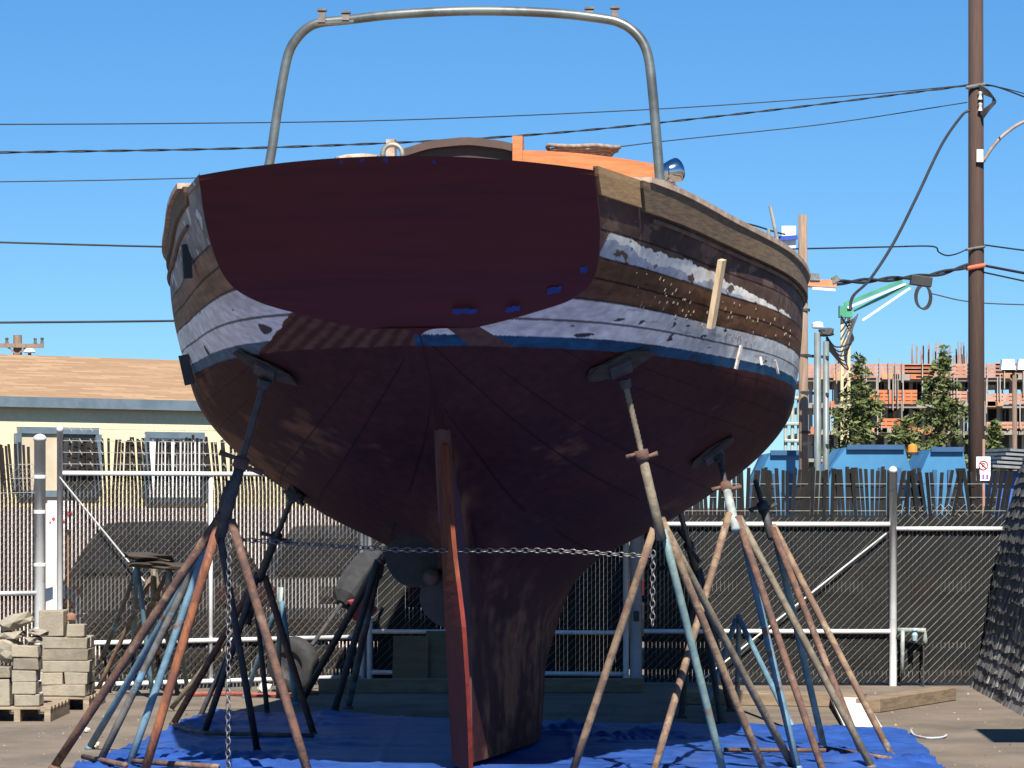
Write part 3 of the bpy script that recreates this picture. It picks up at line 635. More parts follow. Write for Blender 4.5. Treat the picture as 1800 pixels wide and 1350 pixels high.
def linkmesh(A, B_, z0, z1, par, r=.0018, pit=.072):
    d = (B_-A).normalized(); L = (B_-A).length; nrm_ = Vector((-d.y, d.x, 0)); mb = MB(); hgt = z1-z0; x = -hgt
    if nrm_.y > 0: nrm_ = -nrm_
    while x < L:
        for sgn in (1, -1):
            x0 = x if sgn > 0 else x+hgt; x1 = x+hgt if sgn > 0 else x; za, zb_ = z0, z1
            # clip to 0..L
            def cl(xa, za_, xb, zb2):
                if xa < 0: f = (0-xa)/(xb-xa); za_ = za_+(zb2-za_)*f; xa = 0
                if xa > L: f = (L-xa)/(xb-xa); za_ = za_+(zb2-za_)*f; xa = L
                return xa, za_
            ax, az = cl(x0, za, x1, zb_); bx, bz = cl(x1, zb_, x0, za)
            if abs(ax-bx) < .02: continue
            o = nrm_*(.006 if sgn > 0 else -.004)
            mb.tube([A+d*ax+o+Vector((0, 0, az)), A+d*bx+o+Vector((0, 0, bz))], r, 3, cap=False)
        x += pit
    return mb.build('chain_link_mesh', wirem, par)
def post(mb, p, r, z1, cap=True):
    mb.lathe(Vector((p.x, p.y, 0)), [(r, -.05), (r, z1), (r*1.12, z1), (r*1.12, z1+.03), (r*.7, z1+.05), (0, z1+.06)] if cap else [(r, -.05), (r, z1), (0, z1)], n=14)
    return mb
def gpt(px, Y): return Vector(((px-900)*Y/F, Y, 0))
random.seed(21)
# left stretch of fence with heavy post
FA, FB = gpt(-120, 26.2), gpt(66, 26.7)
fl = thing('chain_link_fence', 'short galvanised fence stretch with dark slats and thick round post, far left', 'fence', FB)
post(MB(), FB+Vector((.02, 0, 0)), .05, 2.16).build('post', galv, fl, smooth=True)
MB().tube([FA+Vector((0, -.02, .86)), FB+Vector((0, -.02, .86))], .021, 10).build('rail', galv, fl, smooth=True)
linkmesh(FA, FB, .05, 1.95, fl); slats(FA, FB, 2.12, m=slatb, par=fl, lean=.05)
for k in range(3): MB().tube([FA+Vector((0, 0, 1.7+.12*k)), FB+Vector((0, 0, 1.72+.12*k))], .004, 4).build('tie_wire', wirem, fl)
for z in (.55, 1.1, 1.55, 1.85): MB().lathe(FB+Vector((.02, 0, z)), [(.05, -.015), (.054, -.012), (.054, .012), (.05, .015)], n=14).build('band_clamp', galv, fl)
# sunlit gate
GA, GM, GB = gpt(106, 26.9), gpt(371, 27.6), gpt(636, 28.3)
def gate(label, A, B_, mids, ztop, zmid, zbot, slt, m, brace, wires=False, r=.021, stile=2.0):
    g = thing('chain_link_gate', label, 'gate', (A+B_)/2, 'chain link gates'); off = Vector((0, -.028, 0))
    for q in (A, B_): post(MB(), q+off, r*1.25, stile if q is A else ztop).build('stile', galv, g, smooth=True)
    for q in mids: MB().tube([q+off+Vector((0, 0, zbot)), q+off+Vector((0, 0, ztop))], r*.9, 10).build('stile', galv, g, smooth=True)
    for z in (ztop, zmid, zbot): MB().tube([A+off+Vector((0, 0, z)), B_+off+Vector((0, 0, z))], r, 10).build('rail', galv, g, smooth=True)
    if brace: MB().tube([brace[0], brace[1]], .008, 6).build('brace_rod', galv, g)
    linkmesh(A, B_, zbot, ztop, g); slats(A, B_, slt, m=m, par=g, lean=.04, wdt=.0245 if m is slatb else .0345)
    if wires:
        for k in range(4):
            n_ = 30; mb = MB(); z = ztop+.08+.1*k; pt = [A.lerp(B_, i/n_)+Vector((0, -.03, z+.012*nz(i, k, 2))) for i in range(n_+1)]; mb.tube(pt, .0035, 4)
            for i in range(1, n_): mb.tube([pt[i]+Vector((-.012, 0, .018)), pt[i]+Vector((.012, 0, -.018))], .003, 3)
            mb.build('barbed_wire', wirem, g)
    return g
gate('sunlit slatted chain link gate left of the boat, in front of the cream house', GA, GB, [GM], 1.885, .42, .06, 2.19, slatb, (GA+Vector((0, -.05, 1.85)), gpt(255, 27.25)+Vector((0, -.05, .95))), True, stile=2.24)
GC, GD = gpt(650, 28.3), gpt(1100, 28.0)
gate('slatted chain link gate in the boat shadow behind the keel', GC, GD, [], 1.5, .47, .1, 1.95, slatm, None)
# gate posts in the shade
for px, Y, lb in ((642, 28.35, 'pale round gate post at the left end of the shaded gate'), (1118, 28.0, 'thick blue grey gate post right of the keel in shade')):
    pz = thing('gate_post', lb, 'post', gpt(px, Y), 'gate posts'); post(MB(), gpt(px, Y), .055, 2.0).build('post', mat('blue_grey_post', (.36, .38, .40), (.28, .3, .33), sc=5, rough=.6), pz, smooth=True)
    MB().box(gpt(px, Y)+Vector((0, -.07, .62)), (.05, .05, .09)).build('latch', PAL['dark'], pz)
# right fence
RA, RM, RB = gpt(1132, 27.95), gpt(1569, 27.9), gpt(1768, 27.9)
fr = thing('chain_link_fence', 'long right hand chain link fence with leaning black slats and one mid post', 'fence', RM)
post(MB(), RM+Vector((0, -.03, 0)), .034, 1.9).build('post', galv, fr, smooth=True)
MB().tube([RA+Vector((0, -.03, 1.44)), RM+Vector((0, -.03, 1.44))], .022, 10).build('rail', galv, fr, smooth=True)
MB().tube([RM+Vector((0, -.03, 1.40)), RB+Vector((0, -.03, 1.40))], .02, 10).build('rail', galv, fr, smooth=True)
MB().tube([RA+Vector((0, -.03, .485)), RM+Vector((0, -.035, .485))], .021, 10).build('rail', galv, fr, smooth=True)
MB().tube([RM+Vector((-.06, -.045, 1.36)), gpt(1225, 27.9)+Vector((0, -.05, .02))], .008, 6).build('brace_rod', galv, fr)
linkmesh(RA, RM, .03, 1.5, fr); linkmesh(RM, RB, .03, 1.62, fr, r=.0026)
slats(RA, RM, 1.93, par=fr, lean=.05, wdt=.0325); slats(RM, RB, 1.92, par=fr, lean=.09, wdt=.032)
for k in range(3): MB().tube([RA+Vector((0, -.012, 1.56+.12*k)), RB+Vector((0, -.012, 1.56+.12*k))], .0028, 4).build('tie_wire', wirem, fr)
# standpipe by the mid post
sp = thing('standpipe', 'low grey water pipe with tap against the right fence post', 'water pipe', gpt(1605, 27.75))
a = gpt(1578, 27.8); b = gpt(1626, 27.75)
MB().tube([a+Vector((0, 0, .5)), b+Vector((0, 0, .5)), b+Vector((.0, 0, .42)), b+Vector((0, 0, .38))], .022, 10).build('pipe', PAL['pale'], sp, smooth=True)
MB().tube([gpt(1587, 27.78)+Vector((0, 0, .5)), gpt(1586, 27.78)+Vector((0, 0, .12))], .018, 8).build('riser', PAL['pale'], sp, smooth=True)
MB().tube([gpt(1624, 27.75)+Vector((0, 0, .4)), gpt(1623, 27.75)+Vector((0, 0, .0))], .008, 6).build('hose', PAL['dark'], sp)
MB().lathe(gpt(1608, 27.72)+Vector((0, 0, .46)), [(.0, -.05), (.02, -.05), (.028, 0), (.012, .03), (.03, .04), (.03, .05), (0, .05)], n=10).build('valve', mat('valve_blue', (.3, .42, .5), sc=8), sp)

# ------------------------------------------------------------ things lying along the fence
tim = mat('grey_brown_timber', (.21, .155, .10), (.145, .105, .07), sc=5, rough=.9, bump=.3, st=(1, 1, 5))
def timber(a, b, w_, h_, label, m=tim, name='timber'):
    a, b = Vector(a), Vector(b); return tag(MB().bar(a+Vector((0, 0, h_/2+.002)), b+Vector((0, 0, h_/2+.002)), w_, h_).build(name, m, bevel=.006), label, 'timber', 'timbers along the fence')
timber(G(1528, 1254)+Vector((0, .1, 0)), G(1664, 1232)+Vector((0, .1, 0)), .2, .105, 'short thick timber lying at an angle right of the white board')
timber(G(1196, 1240)+Vector((0, .3, 0)), G(1524, 1246)+Vector((0, .3, 0)), .34, .10, 'long wide timber lying along the foot of the right fence')
timber(gpt(560, 26.8), gpt(1130, 26.9), .12, .12, 'long dark timber on the ground in shade behind the keel')
a = G(1520, 1290); bd = tag(MB().bar(P(1473, 1226, 25.0)+Vector((.07, 0, .0)), a+Vector((0, 0, .02)), .27, .022, up=(0, -.3, 1)).build('board', mat('white_washed_board', (.62, .58, .5), (.5, .46, .39), sc=6, rough=.8)), 'whitish board sloping from the timber down to the ground', 'board')
shm = mat('tan_plywood', (.15, .095, .045), (.11, .07, .035), sc=4, rough=.85, st=(1, 1, 5))
for k, (x0, x1, y0, lb) in enumerate(((690, 752, 1118, 'tan plywood sheet leaning on the gate in shade, left of the rudder'), (748, 805, 1110, 'tan plywood sheet leaning on the gate just behind the rudder'))):
    a, b = gpt(x0, 27.6+k*.1), gpt(x1, 27.6+k*.1); z = H-(y0-HZ)*27.8/F
    tag(MB().prism([a+Vector((0, -.18, .0)), b+Vector((0, -.18, .0)), b+Vector((0, .22, z)), a+Vector((0, .22, z))], (0, .02, 0)).build('plywood_sheet', shm), lb, 'plywood', 'plywood sheets behind the keel')
# folded black market umbrella leaning on the gate
u0, u1 = P(600, 1062, 27.3), P(668, 968, 27.7); ub = thing('folded_umbrella', 'black folded canvas umbrella leaning on the gate in the shade', 'umbrella', gpt(600, 27.2))
ax = (u1-u0); mb = MB(); pts = [u0+ax*t for t in (0, .1, .35, .7, .92, 1)]; mb.tube(pts, [.05, .13, .16, .15, .09, .03], 9)
mb.build('canopy', mat('black_canvas', (.016, .016, .018), (.028, .028, .03), sc=8, rough=.9, bump=.4), ub)
MB().tube([u1, u1+ax*.14], .016, 8).tube([u0, u0-ax*.75], .018, 8).build('pole', PAL['dark'], ub)
tag(MB().rock(P(636, 1070, 27.3), (.22, .14, .2), 8, None, .5).build('cloth', mat('red_cloth', (.35, .03, .03), (.2, .02, .02), sc=6)), 'crumpled red cloth hanging below the folded black umbrella', 'cloth')
# tyre
ty = thing('tyre', 'black rubber tyre standing against the gate in the shade edge', 'tyre', gpt(516, 26.9)); c = gpt(516, 26.9)+Vector((0, 0, .24))
MB().lathe(c, [(.13, -.06), (.22, -.075), (.24, -.045), (.24, .045), (.22, .075), (.13, .06), (.13, -.06)], axis=(.5, .85, .12), n=28).build('tread', mat('black_rubber', (.02, .02, .02), (.03, .03, .03), sc=20, rough=.85, bump=.3), ty, smooth=True)
MB().lathe(c, [(.13, -.05), (.09, -.02), (.05, -.03), (0, -.03)], axis=(.5, .85, .12), n=20).build('rim', PAL['dark'], ty, smooth=True)
# rope end with blue tag on the ground at the tarp corner
rp = MB().tube(smoothpts([G(1601, 1284, .02), G(1608, 1292, .012), G(1630, 1297, .012), G(1656, 1296, .012), G(1664, 1292, .014)], 6), .007, 6)
tag(rp.build('tie_rope', mat('pale_blue_rope', (.35, .4, .5), (.5, .5, .5), sc=30)), 'thin pale rope end lying at the right corner of the tarp', 'rope')
hz_ = MB().tube(smoothpts([gpt(330, 26.3)+Vector((0, 0, .02)), gpt(400, 26.4)+Vector((0, 0, .02)), gpt(470, 26.2)+Vector((0, 0, .02)), gpt(560, 26.5)+Vector((0, 0, .02))], 6), .018, 6)
tag(hz_.build('hose', mat('red_hose', (.3, .08, .05), (.2, .05, .04), sc=6)), 'dull red hose lying along the foot of the sunlit gate', 'hose')
for px, py, sz, lb in ((466, 1220, .12, 'small pale rubble lump beside the short light blue stand'), (165, 1316, .06, 'white lump of rag at the foot of the blue nested stand'), (153, 1288, .05, 'tiny white rag lump left of the blue nested stand')):
    tag(MB().rock(G(px, py)+Vector((0, 0, sz*.4)), (sz, sz, sz*.8), px, None, .5).build('rubble_lump', mat('pale_rubble', (.5, .46, .4), (.4, .36, .3), sc=9)), lb, 'rubble', 'rubble lumps')

# ------------------------------------------------------------ pallets and concrete blocks
conc3 = mat('dark_concrete_block', (.20, .172, .13), (.15, .13, .1), sc=9, rough=.95, bump=.4, bsc=60); conc2 = mat('pale_concrete_block', (.28, .245, .185), (.22, .19, .145), sc=5, rough=.95, bump=.4, bsc=50)
conc = mat('grey_concrete_block', (.265, .235, .18), (.21, .185, .145), sc=7, rough=.95, bump=.35, bsc=60, c3=(.17, .145, .11), sc3=3, lo3=.56, hi3=.7)
plw = mat('pallet_wood', (.30, .235, .165), (.2, .155, .11), sc=5, rough=.9, st=(1, 1, 4))
def pallet(label, c, wx, wy, h_):
    p = thing('pallet', label, 'pallet', c, 'wooden pallets'); c = Vector(c)
    for k in range(6):
        y = -wy/2+.05+k*(wy-.1)/5; MB().box(c+Vector((0, y, h_-.011)), (wx, .095, .02)).build('deck_board', plw, p)
    for x in (-wx/2+.025, 0, wx/2-.025): MB().box(c+Vector((x, 0, (h_-.022)/2)), (.045, wy, h_-.024)).build('stringer', plw, p)
Yp1, Yp2 = 23.2, 24.5
pallet('front wooden pallet under the left broken block pile', gpt(30, Yp1)+Vector((0, .5, 0)), .5, 1.0, .115)
pallet('rear wooden pallet under the taller neat block stack', gpt(112, Yp2)+Vector((0, .5, 0)), .40, 1.0, .11)
random.seed(31)
def cblock(x0, y0, x1, y1, Y, d, label, rot=0, dy=0):
    a = P(x0, y1, Y); b = P(x1, y0, Y); c = (a+b)/2+Vector((0, d/2+dy, 0)); sz = (abs(b.x-a.x)-.004, d, abs(b.z-a.z)-.003)
    M3 = rotz(random.uniform(-.04, .04)+0)@Matrix.Rotation(rot, 3, 'Y')
    mb = MB().box(c, sz, M3); mb.v = [v+Vector([random.uniform(-.005, .005) for _ in range(3)]) for v in mb.v]; o = mb.build('concrete_block', random.choice((conc, conc2, conc3, conc)), bevel=.007); return tag(o, label, 'block', 'concrete blocks on the pallets')
Z2 = H-(1222-HZ)*Yp2/F; adj = (.112-Z2)*F/Yp2    # settle the stack on its pallet
for x0, y0, x1, y1, lb in ((74, 1202, 152, 1222, 'long concrete block at the bottom of the tall stack'), (72, 1180, 111, 1201.5, 'left half block in the second course of the tall stack'), (112, 1180, 153, 1201.5, 'right half block in the second course of the tall stack'),
    (70, 1159, 157, 1179.5, 'long concrete block in the third course of the tall stack'), (71, 1139, 155, 1158.5, 'long concrete block in the fourth course of the tall stack'), (69, 1118, 153, 1138.5, 'long concrete block in the fifth course of the tall stack'),
    (68, 1071, 113, 1117.5, 'upright square block at the top left of the tall stack'), (116, 1095, 148, 1117.5, 'small block on the top right of the tall stack')):
    cblock(x0, y0-adj, x1, y1-adj, Yp2, .2, lb)
for k in range(5): cblock(72, 1201-k*20.6-adj, 154, 1221.4-k*20.6-adj, Yp2, .2, 'concrete block in the hidden back row of the tall stack', 0, .23)
tag(MB().rock(P(122, 1084-adj, Yp2)+Vector((0, .12, .0)), (.07, .07, .07), 4).build('brick_chunk', mat('brown_brick', (.25, .13, .08), (.2, .1, .07), sc=8)), 'small brown brick chunk on top of the tall block stack', 'brick')
Z1 = H-(1241-HZ)*Yp1/F; ad1 = (.118-Z1)*F/Yp1
for x0, y0, x1, y1, lb in ((24, 1220, 70, 1241, 'bottom block of the right column on the front pallet'), (21, 1199, 65, 1219.5, 'second block of the right column on the front pallet'), (20, 1178.5, 64, 1198.5, 'third block of the right column on the front pallet'),
    (22, 1156.5, 68, 1178, 'fourth block of the right column on the front pallet'), (20, 1134, 68, 1156, 'top block of the right column on the front pallet'), (-26, 1193, 17, 1241, 'tall block at the left edge of the front pallet'), (-26, 1171, 17, 1192.5, 'block above the tall block at the left edge')):
    cblock(x0, y0-ad1, x1, y1-ad1, Yp1, .22, lb)
for px, py, wx, wz, sd, rt, lb in ((22, 1094, .26, .11, 1, -.32, 'big broken concrete slab tilted on top of the left pile'), (6, 1142, .21, .19, 2, .3, 'rough rounded concrete lump in the left pile'), (14, 1118, .2, .07, 5, -.1, 'flat broken concrete piece under the tilted slab'), (62, 1112, .16, .05, 3, .12, 'thin concrete shard between the two block piles'), (55, 1125, .12, .05, 6, 0, 'small concrete shard above the right column')):
    tag(MB().rock(P(px, py-ad1, Yp1)+Vector((0, .14, 0)), (wx, .2, wz), sd, Matrix.Rotation(rt, 3, 'Y'), .3).build('concrete_chunk', conc), lb, 'concrete', 'broken concrete chunks')

# ------------------------------------------------------------ shingled shed wall at right
shg = attr_mat('old_shingles', rough=.85, sc=14, amt=.3, bump=.5)
sh = thing('shingle_shed', 'dark weathered shingled shed with flared base at the right edge', 'shed', gpt(1712, 27.6))
sa, sb = G(1710, 1208), G(1808, 1262); d = (sb-sa).normalized(); inn = Vector((-d.y, d.x, 0));
if inn.x < 0: inn = -inn
sb = sb+d*1.2; Ls = (sb-sa).length
def flare(z): return float(np.interp(z, [0, .2, .44, .85, 1.35, 1.93, 3.1], [0, .05, .12, .18, .26, .42, .9]))
mb = MB(); cs = []; nrow = 30; rh = .1
random.seed(5)
for k in range(nrow):
    z0 = k*rh; z1 = z0+rh*1.12; x = -random.random()*.1
    while x < Ls:
        wd = random.uniform(.06, .2); x0, x1 = max(x+.003, 0), min(x+wd-.003, Ls); x += wd
        if x1 <= x0: continue
        dz = random.uniform(-.02, .012) if k else 0; o0 = .016+random.uniform(0, .012)
        def q(xx, z, o): return sa+d*xx+inn*(flare(max(z, 0))-o)+Vector((0, 0, z))
        p = [q(x0, z0+dz, o0), q(x1, z0+dz, o0), q(x1, z1, .004), q(x0, z1, .004), q(x0, z0+dz, 0), q(x1, z0+dz, 0)]
        mb.add(p, [(0, 1, 2, 3), (0, 4, 5, 1), (0, 3, 4), (1, 5, 2)])
        g = random.uniform(.035, .11)*(1.0+.9*max(0, nz(x*2, z0*1.2, 3)))
        if random.random() < .5-.06*k: g *= random.uniform(1.6, 3.2)  # paler shingles towards the base: grazing sunlight put into their colour
        cs += [(g, g*.97, g*.93, 1)]*6
mb.build('shingles', shg, sh, cols=cs)
bk = MB(); prof_ = [q_ for q_ in np.linspace(0, 3.0, 16)]
rows = [[sa+inn*(flare(z)+.006)+Vector((0, 0, z)) for z in prof_], [sb+inn*(flare(z)+.006)+Vector((0, 0, z)) for z in prof_]]
bk.grid(rows)
for e in (sa, sb):
    rr_ = [e+inn*(flare(z)+.006)+Vector((0, 0, z)) for z in prof_]; bk.grid([rr_, [Vector((v.x, v.y, v.z))+inn*(2.2-flare(v.z)) for v in rr_]])
bk.build('wall', mat('black_felt', (.03, .03, .032), (.02, .02, .022), sc=6, rough=.9), sh)
rt_ = [sa+inn*flare(3)+Vector((0, 0, 3.0)), sb+inn*flare(3)+Vector((0, 0, 3.0)), sb+inn*2.2+Vector((0, 0, 3.0)), sa+inn*2.2+Vector((0, 0, 3.0))]
MB().prism(rt_, (0, 0, .05)).build('roof', MATS['black_felt'], sh)

# ------------------------------------------------------------ cream house behind the gate
cream = mat('cream_stucco', (.68, .58, .36), (.63, .53, .33), sc=20, rough=.9, bump=.15)
hA, hB = gpt(-130, 32.4), gpt(690, 36.0); hd = (hB-hA).normalized(); hn = Vector((hd.y, -hd.x, 0))
ho = thing('house', 'low cream stucco house with tan shingle roof behind the gate', 'house', (hA+hB)/2)
dep = 6.5; z_e = 2.66
bw = MB(); bA, bB = hA-hn*dep, hB-hn*dep; up = Vector((0, 0, z_e)); pk = Vector((0, 0, z_e+dep/2*.19-.02))
bw.add([hA, hB, bB, bA, hA+up, hB+up, bB+up, bA+up, (hA+bA)/2+pk, (hB+bB)/2+pk], [(0, 1, 5, 4), (1, 2, 6, 9, 5), (2, 3, 7, 6), (3, 0, 4, 8, 7)])
bw.build('wall', cream, ho)
rfm = bpy.data.materials.new('tan_roof_shingles'); rfm.use_nodes = True; n = rfm.node_tree; b_ = n.nodes['Principled BSDF']; b_.inputs['Roughness'].default_value = .95
tc = n.nodes.new('ShaderNodeTexCoord'); br = n.nodes.new('ShaderNodeTexBrick'); mp = n.nodes.new('ShaderNodeMapping')
br.inputs['Color1'].default_value = (.25, .15, .08, 1); br.inputs['Color2'].default_value = (.37, .245, .135, 1); br.inputs['Mortar'].default_value = (.2, .125, .07, 1)
br.inputs['Scale'].default_value = 1; br.inputs['Brick Width'].default_value = .42; br.inputs['Row Height'].default_value = .11; br.inputs['Mortar Size'].default_value = .008; br.inputs['Bias'].default_value = -.3
n.links.new(tc.outputs['UV'], br.inputs['Vector']); n.links.new(br.outputs['Color'], b_.inputs['Base Color'])
ov = .05; sl_ = .19
def roofp(t, e, o=0): # along ridge, down-slope distance
    return None
e0 = hA-hd*.3+hn*ov; e1 = hB+hd*.3+hn*ov; ez = z_e-ov*sl_+.03
r0 = hA-hd*.3-hn*dep/2; r1 = hB+hd*.3-hn*dep/2; rz = z_e+dep/2*sl_+.03
me = bpy.data.meshes.new('roof'); o_ = ORG[ho.name]
g0 = hA-hd*.3-hn*(dep+ov); g1 = hB+hd*.3-hn*(dep+ov)
V3 = [e0+Vector((0, 0, ez)), e1+Vector((0, 0, ez)), r1+Vector((0, 0, rz)), r0+Vector((0, 0, rz)), g1+Vector((0, 0, ez)), g0+Vector((0, 0, ez))]
V3 += [v+Vector((0, 0, .07)) for v in V3]
me.from_pydata([v-o_ for v in V3], [], [(6, 7, 8, 9), (9, 8, 10, 11), (3, 2, 1, 0), (5, 4, 2, 3), (0, 1, 7, 6), (1, 2, 8, 7), (2, 4, 10, 8), (4, 5, 11, 10), (5, 3, 9, 11), (3, 0, 6, 9)])
uvl = me.uv_layers.new(); 
for poly in me.polygons:
    for li in poly.loop_indices:
        v = V3[me.loops[li].vertex_index]; rel = v-e0; uvl.data[li].uv = (rel.dot(hd), -rel.dot(hn)*1.06+.05)
me.materials.append(rfm); ro = bpy.data.objects.new('roof', me); col.objects.link(ro); ro.parent = ho; ORG[ro.name] = o_
gut = mat('blue_grey_trim', (.12, .16, .19), (.09, .125, .15), sc=5, rough=.5)
MB().bar(e0+hn*.03+Vector((0, 0, ez+.02)), e1+hn*.03+Vector((0, 0, ez+.02)), .07, .11).build('gutter', gut, ho)
def onwall(px, z, o=0):         # point on the house front under a photo column
    d_ = Vector(((px-900)/F, 1, 0)); t = (hA-Vector((0, 0, 0))).dot(hn)/d_.dot(hn); return Vector((d_.x*t, t, z))+hn*o
def window(x0, x1, zt, zb_, kind):
    a, b = onwall(x0, zb_, .02), onwall(x1, zb_, .02); hgt = zt-zb_; upv = Vector((0, 0, hgt))
    fm = MB(); w_ = .07
    fm.bar(a, b, .06, w_); fm.bar(a+upv, b+upv, .06, w_); fm.bar(a+Vector((0, 0, w_/2)), a+upv-Vector((0, 0, w_/2)), .058, w_, up=hn.cross(Vector((0, 0, 1)))); fm.bar(b+Vector((0, 0, w_/2)), b+upv-Vector((0, 0, w_/2)), .058, w_, up=hn.cross(Vector((0, 0, 1))))
    wn = fm.build('window', gut, ho)
    mid = a.lerp(b, .52) if kind == 'sash' else b
    MB().prism([a, mid, mid+upv, a+upv], -hn*.012).build('pane', mat('tan_blind', (.5, .42, .3), (.45, .37, .26), sc=5, rough=.35) if kind == 'sash' else mat('white_blind', (.85, .84, .82), (.75, .74, .72), sc=3, rough=.3), wn)
    if kind == 'sash':
        MB().prism([mid, b, b+upv, mid+upv], -hn*.012).build('pane', mat('dark_glass', (.025, .022, .02), (.05, .045, .04), sc=4, rough=.12), wn)
        MB().bar(mid+hn*.012, mid+hn*.012+upv, .05, .035, up=hn).build('sash', mat('pale_sash', (.55, .57, .56), sc=5), wn)
zt_ = lambda py, px: onwall(px, 0).y
def zat(px, py): return H-(py-HZ)*onwall(px, 0).y/F
window(29, 170, zat(100, 757), zat(100, 868), 'sash'); window(254, 356, zat(300, 765), zat(300, 880), 'blind')
zb_w = zat(0, 893); MB().bar(onwall(-50, zb_w/2, .02), onwall(680, zb_w/2, .02), .03, zb_w).build('wall_base', mat('pale_pink_base', (.72, .62, .56), (.58, .48, .45), sc=2), ho)

# poster board behind the gap of the gate
pbd = thing('poster_board', 'white board with red print seen through the gap by the gate stile', 'sign', gpt(107, 28.6)); a = P(84, 931, 28.6); b = P(134, 880, 28.6)
MB().box((a+b)/2, (b.x-a.x, .02, b.z-a.z)).build('board', mat('white_pinkish_board', (.8, .72, .72), (.75, .66, .66), sc=6), pbd)
for px, py, r_ in ((122, 903, .028), (94, 912, .016), (104, 909, .013), (112, 917, .012), (88, 918, .01)):
    MB().lathe(P(px, py, 28.585), [(0, 0), (r_, 0), (r_*.8, .003), (0, .003)], axis=(0, -1, 0), n=9).build('red_print', mat('red_print', (.55, .04, .05), sc=9), pbd)
MB().tube([gpt(118, 28.65), P(118, 880, 28.65)], .02, 8).build('post', mat('orange_stain_post', (.5, .28, .15), sc=8), pbd)
# white plastic chair
ch = thing('plastic_chair', 'white plastic garden chair behind the far left fence post', 'chair', gpt(98, 27.6)); c = gpt(98, 27.6)
wp = mat('white_plastic', (.8, .8, .78), (.72, .72, .7), sc=4, rough=.4); wdt = .25
MB().box(c+Vector((0, 0, .43)), (.44, .42, .03)).build('seat', wp, ch, bevel=.01)
bk = MB(); pr = [(-.2, .45), (-.21, .75), (-.15, .86), (0, .9), (.15, .86), (.21, .75), (.2, .45), (.13, .45), (.12, .75), (0, .8), (-.12, .75), (-.13, .45)]
bk.prism([c+Vector((x, .2, z)) for x, z in pr], (0, .03, 0)); bk.box(c+Vector((0, .215, .6)), (.07, .025, .36)); bk.build('backrest', wp, ch)
for sx in (-1, 1):
    for sy in (-1, 1): MB().bar(c+Vector((sx*.2, sy*.18, .42)), c+Vector((sx*.23, sy*.21, 0)), .04, .04).build('leg', wp, ch)
    MB().box(c+Vector((sx*.24, 0, .64)), (.05, .42, .025)).build('armrest', wp, ch)

# parked cars behind the gates, seen end on
def car(label, px, Y, paintm, w_=1.78, h_=1.46, group='cars parked behind the gates'):
    c = gpt(px, Y); cr = thing('parked_car', label, 'car', c, group); k = h_/1.46
    sec = [(-.0, .32, .93), (.02, .62, 1.0), (.12, .92, .99), (.55, 1.38, .74), (1.0, 1.45, .72), (2.2, 1.46, .72), (2.9, 1.0, .95), (3.9, .9, .95), (4.25, .7, .97), (4.3, .35, .93)]
    body = MB(); rows = []
    for y, z, f in sec:
        hw = w_/2*f; rows.append([c+Vector((-hw, y, .28)), c+Vector((-hw*1.0, y, (z*k)*.5+.14)), c+Vector((-hw*.99, y, z*k*.93)), c+Vector((-hw*.86, y, z*k)), c+Vector((0, y, z*k+.015)), c+Vector((hw*.86, y, z*k)), c+Vector((hw*.99, y, z*k*.93)), c+Vector((hw, y, (z*k)*.5+.14)), c+Vector((hw, y, .28))])
    body.grid(rows); body.add(rows[0], [tuple(range(9))]); body.add(rows[-1], [tuple(range(9))]); body.build('body', paintm, cr, smooth=False)
    gl = mat('car_glass', (.02, .022, .025), sc=4, rough=.08)
    MB().prism([c+Vector((-w_*.38, .13, .98*k)), c+Vector((w_*.38, .13, .98*k)), c+Vector((w_*.31, .46, 1.33*k)), c+Vector((-w_*.31, .46, 1.33*k))], (0, -.03, .01)).build('rear_window', gl, cr)
    for sx in (-1, 1):
        MB().box(c+Vector((sx*w_*.42, -.015, .78*k)), (.2, .04, .14)).build('tail_light', mat('tail_light_red', (.06, .008, .008), sc=5, rough=.3), cr)
        for y in (.8, 3.4):
            t_ = MB().lathe(c+Vector((sx*(w_/2-.1), y, .32)), [(.18, -.1), (.3, -.1), (.32, -.07), (.32, .07), (.3, .1), (.18, .1)], axis=(1, 0, 0), n=20).build('wheel', mat('black_rubber', (.02, .02, .02)), cr, smooth=True)
            MB().lathe(c+Vector((sx*(w_/2-.02), y, .32)), [(.18, -.02), (.1, .01), (0, .01)], axis=(sx, 0, 0), n=14).build('rim', galv, t_, smooth=True)
    MB().box(c+Vector((0, -.05, .42)), (w_*.96, .1, .16)).build('bumper', mat('black_bumper', (.012, .012, .012), sc=5, rough=.9, spec=.05), cr)
    MB().box(c+Vector((0, -.025, .8*k)), (.4, .02, .1)).build('number_plate', mat('dull_plate', (.08, .08, .08), sc=9), cr)
car('black car parked behind the sunlit gate, left of the orange stand', 262, 29.6, mat('black_car_paint', (.014, .015, .018), (.02, .02, .024), sc=2, rough=.5, spec=.3), 1.75, 1.44)
car('dark blue grey car parked behind the gate, right of the black one', 600, 30.6, mat('slate_car_paint', (.035, .042, .055), (.045, .05, .06), sc=2, rough=.3), 1.75, 1.4)
for px, Y, lb in ((1260, 30.5, 'charcoal car hidden behind the right fence slats, nearer the boat'), (1480, 30.2, 'charcoal car hidden behind the right fence slats, near the mid post'), (1672, 30.4, 'charcoal car hidden behind the right fence slats, right of the mid post')):
    car(lb, px, Y, mat('charcoal_car_paint', (.012, .012, .014), sc=2, rough=.7, spec=.15), 1.85, 1.5)

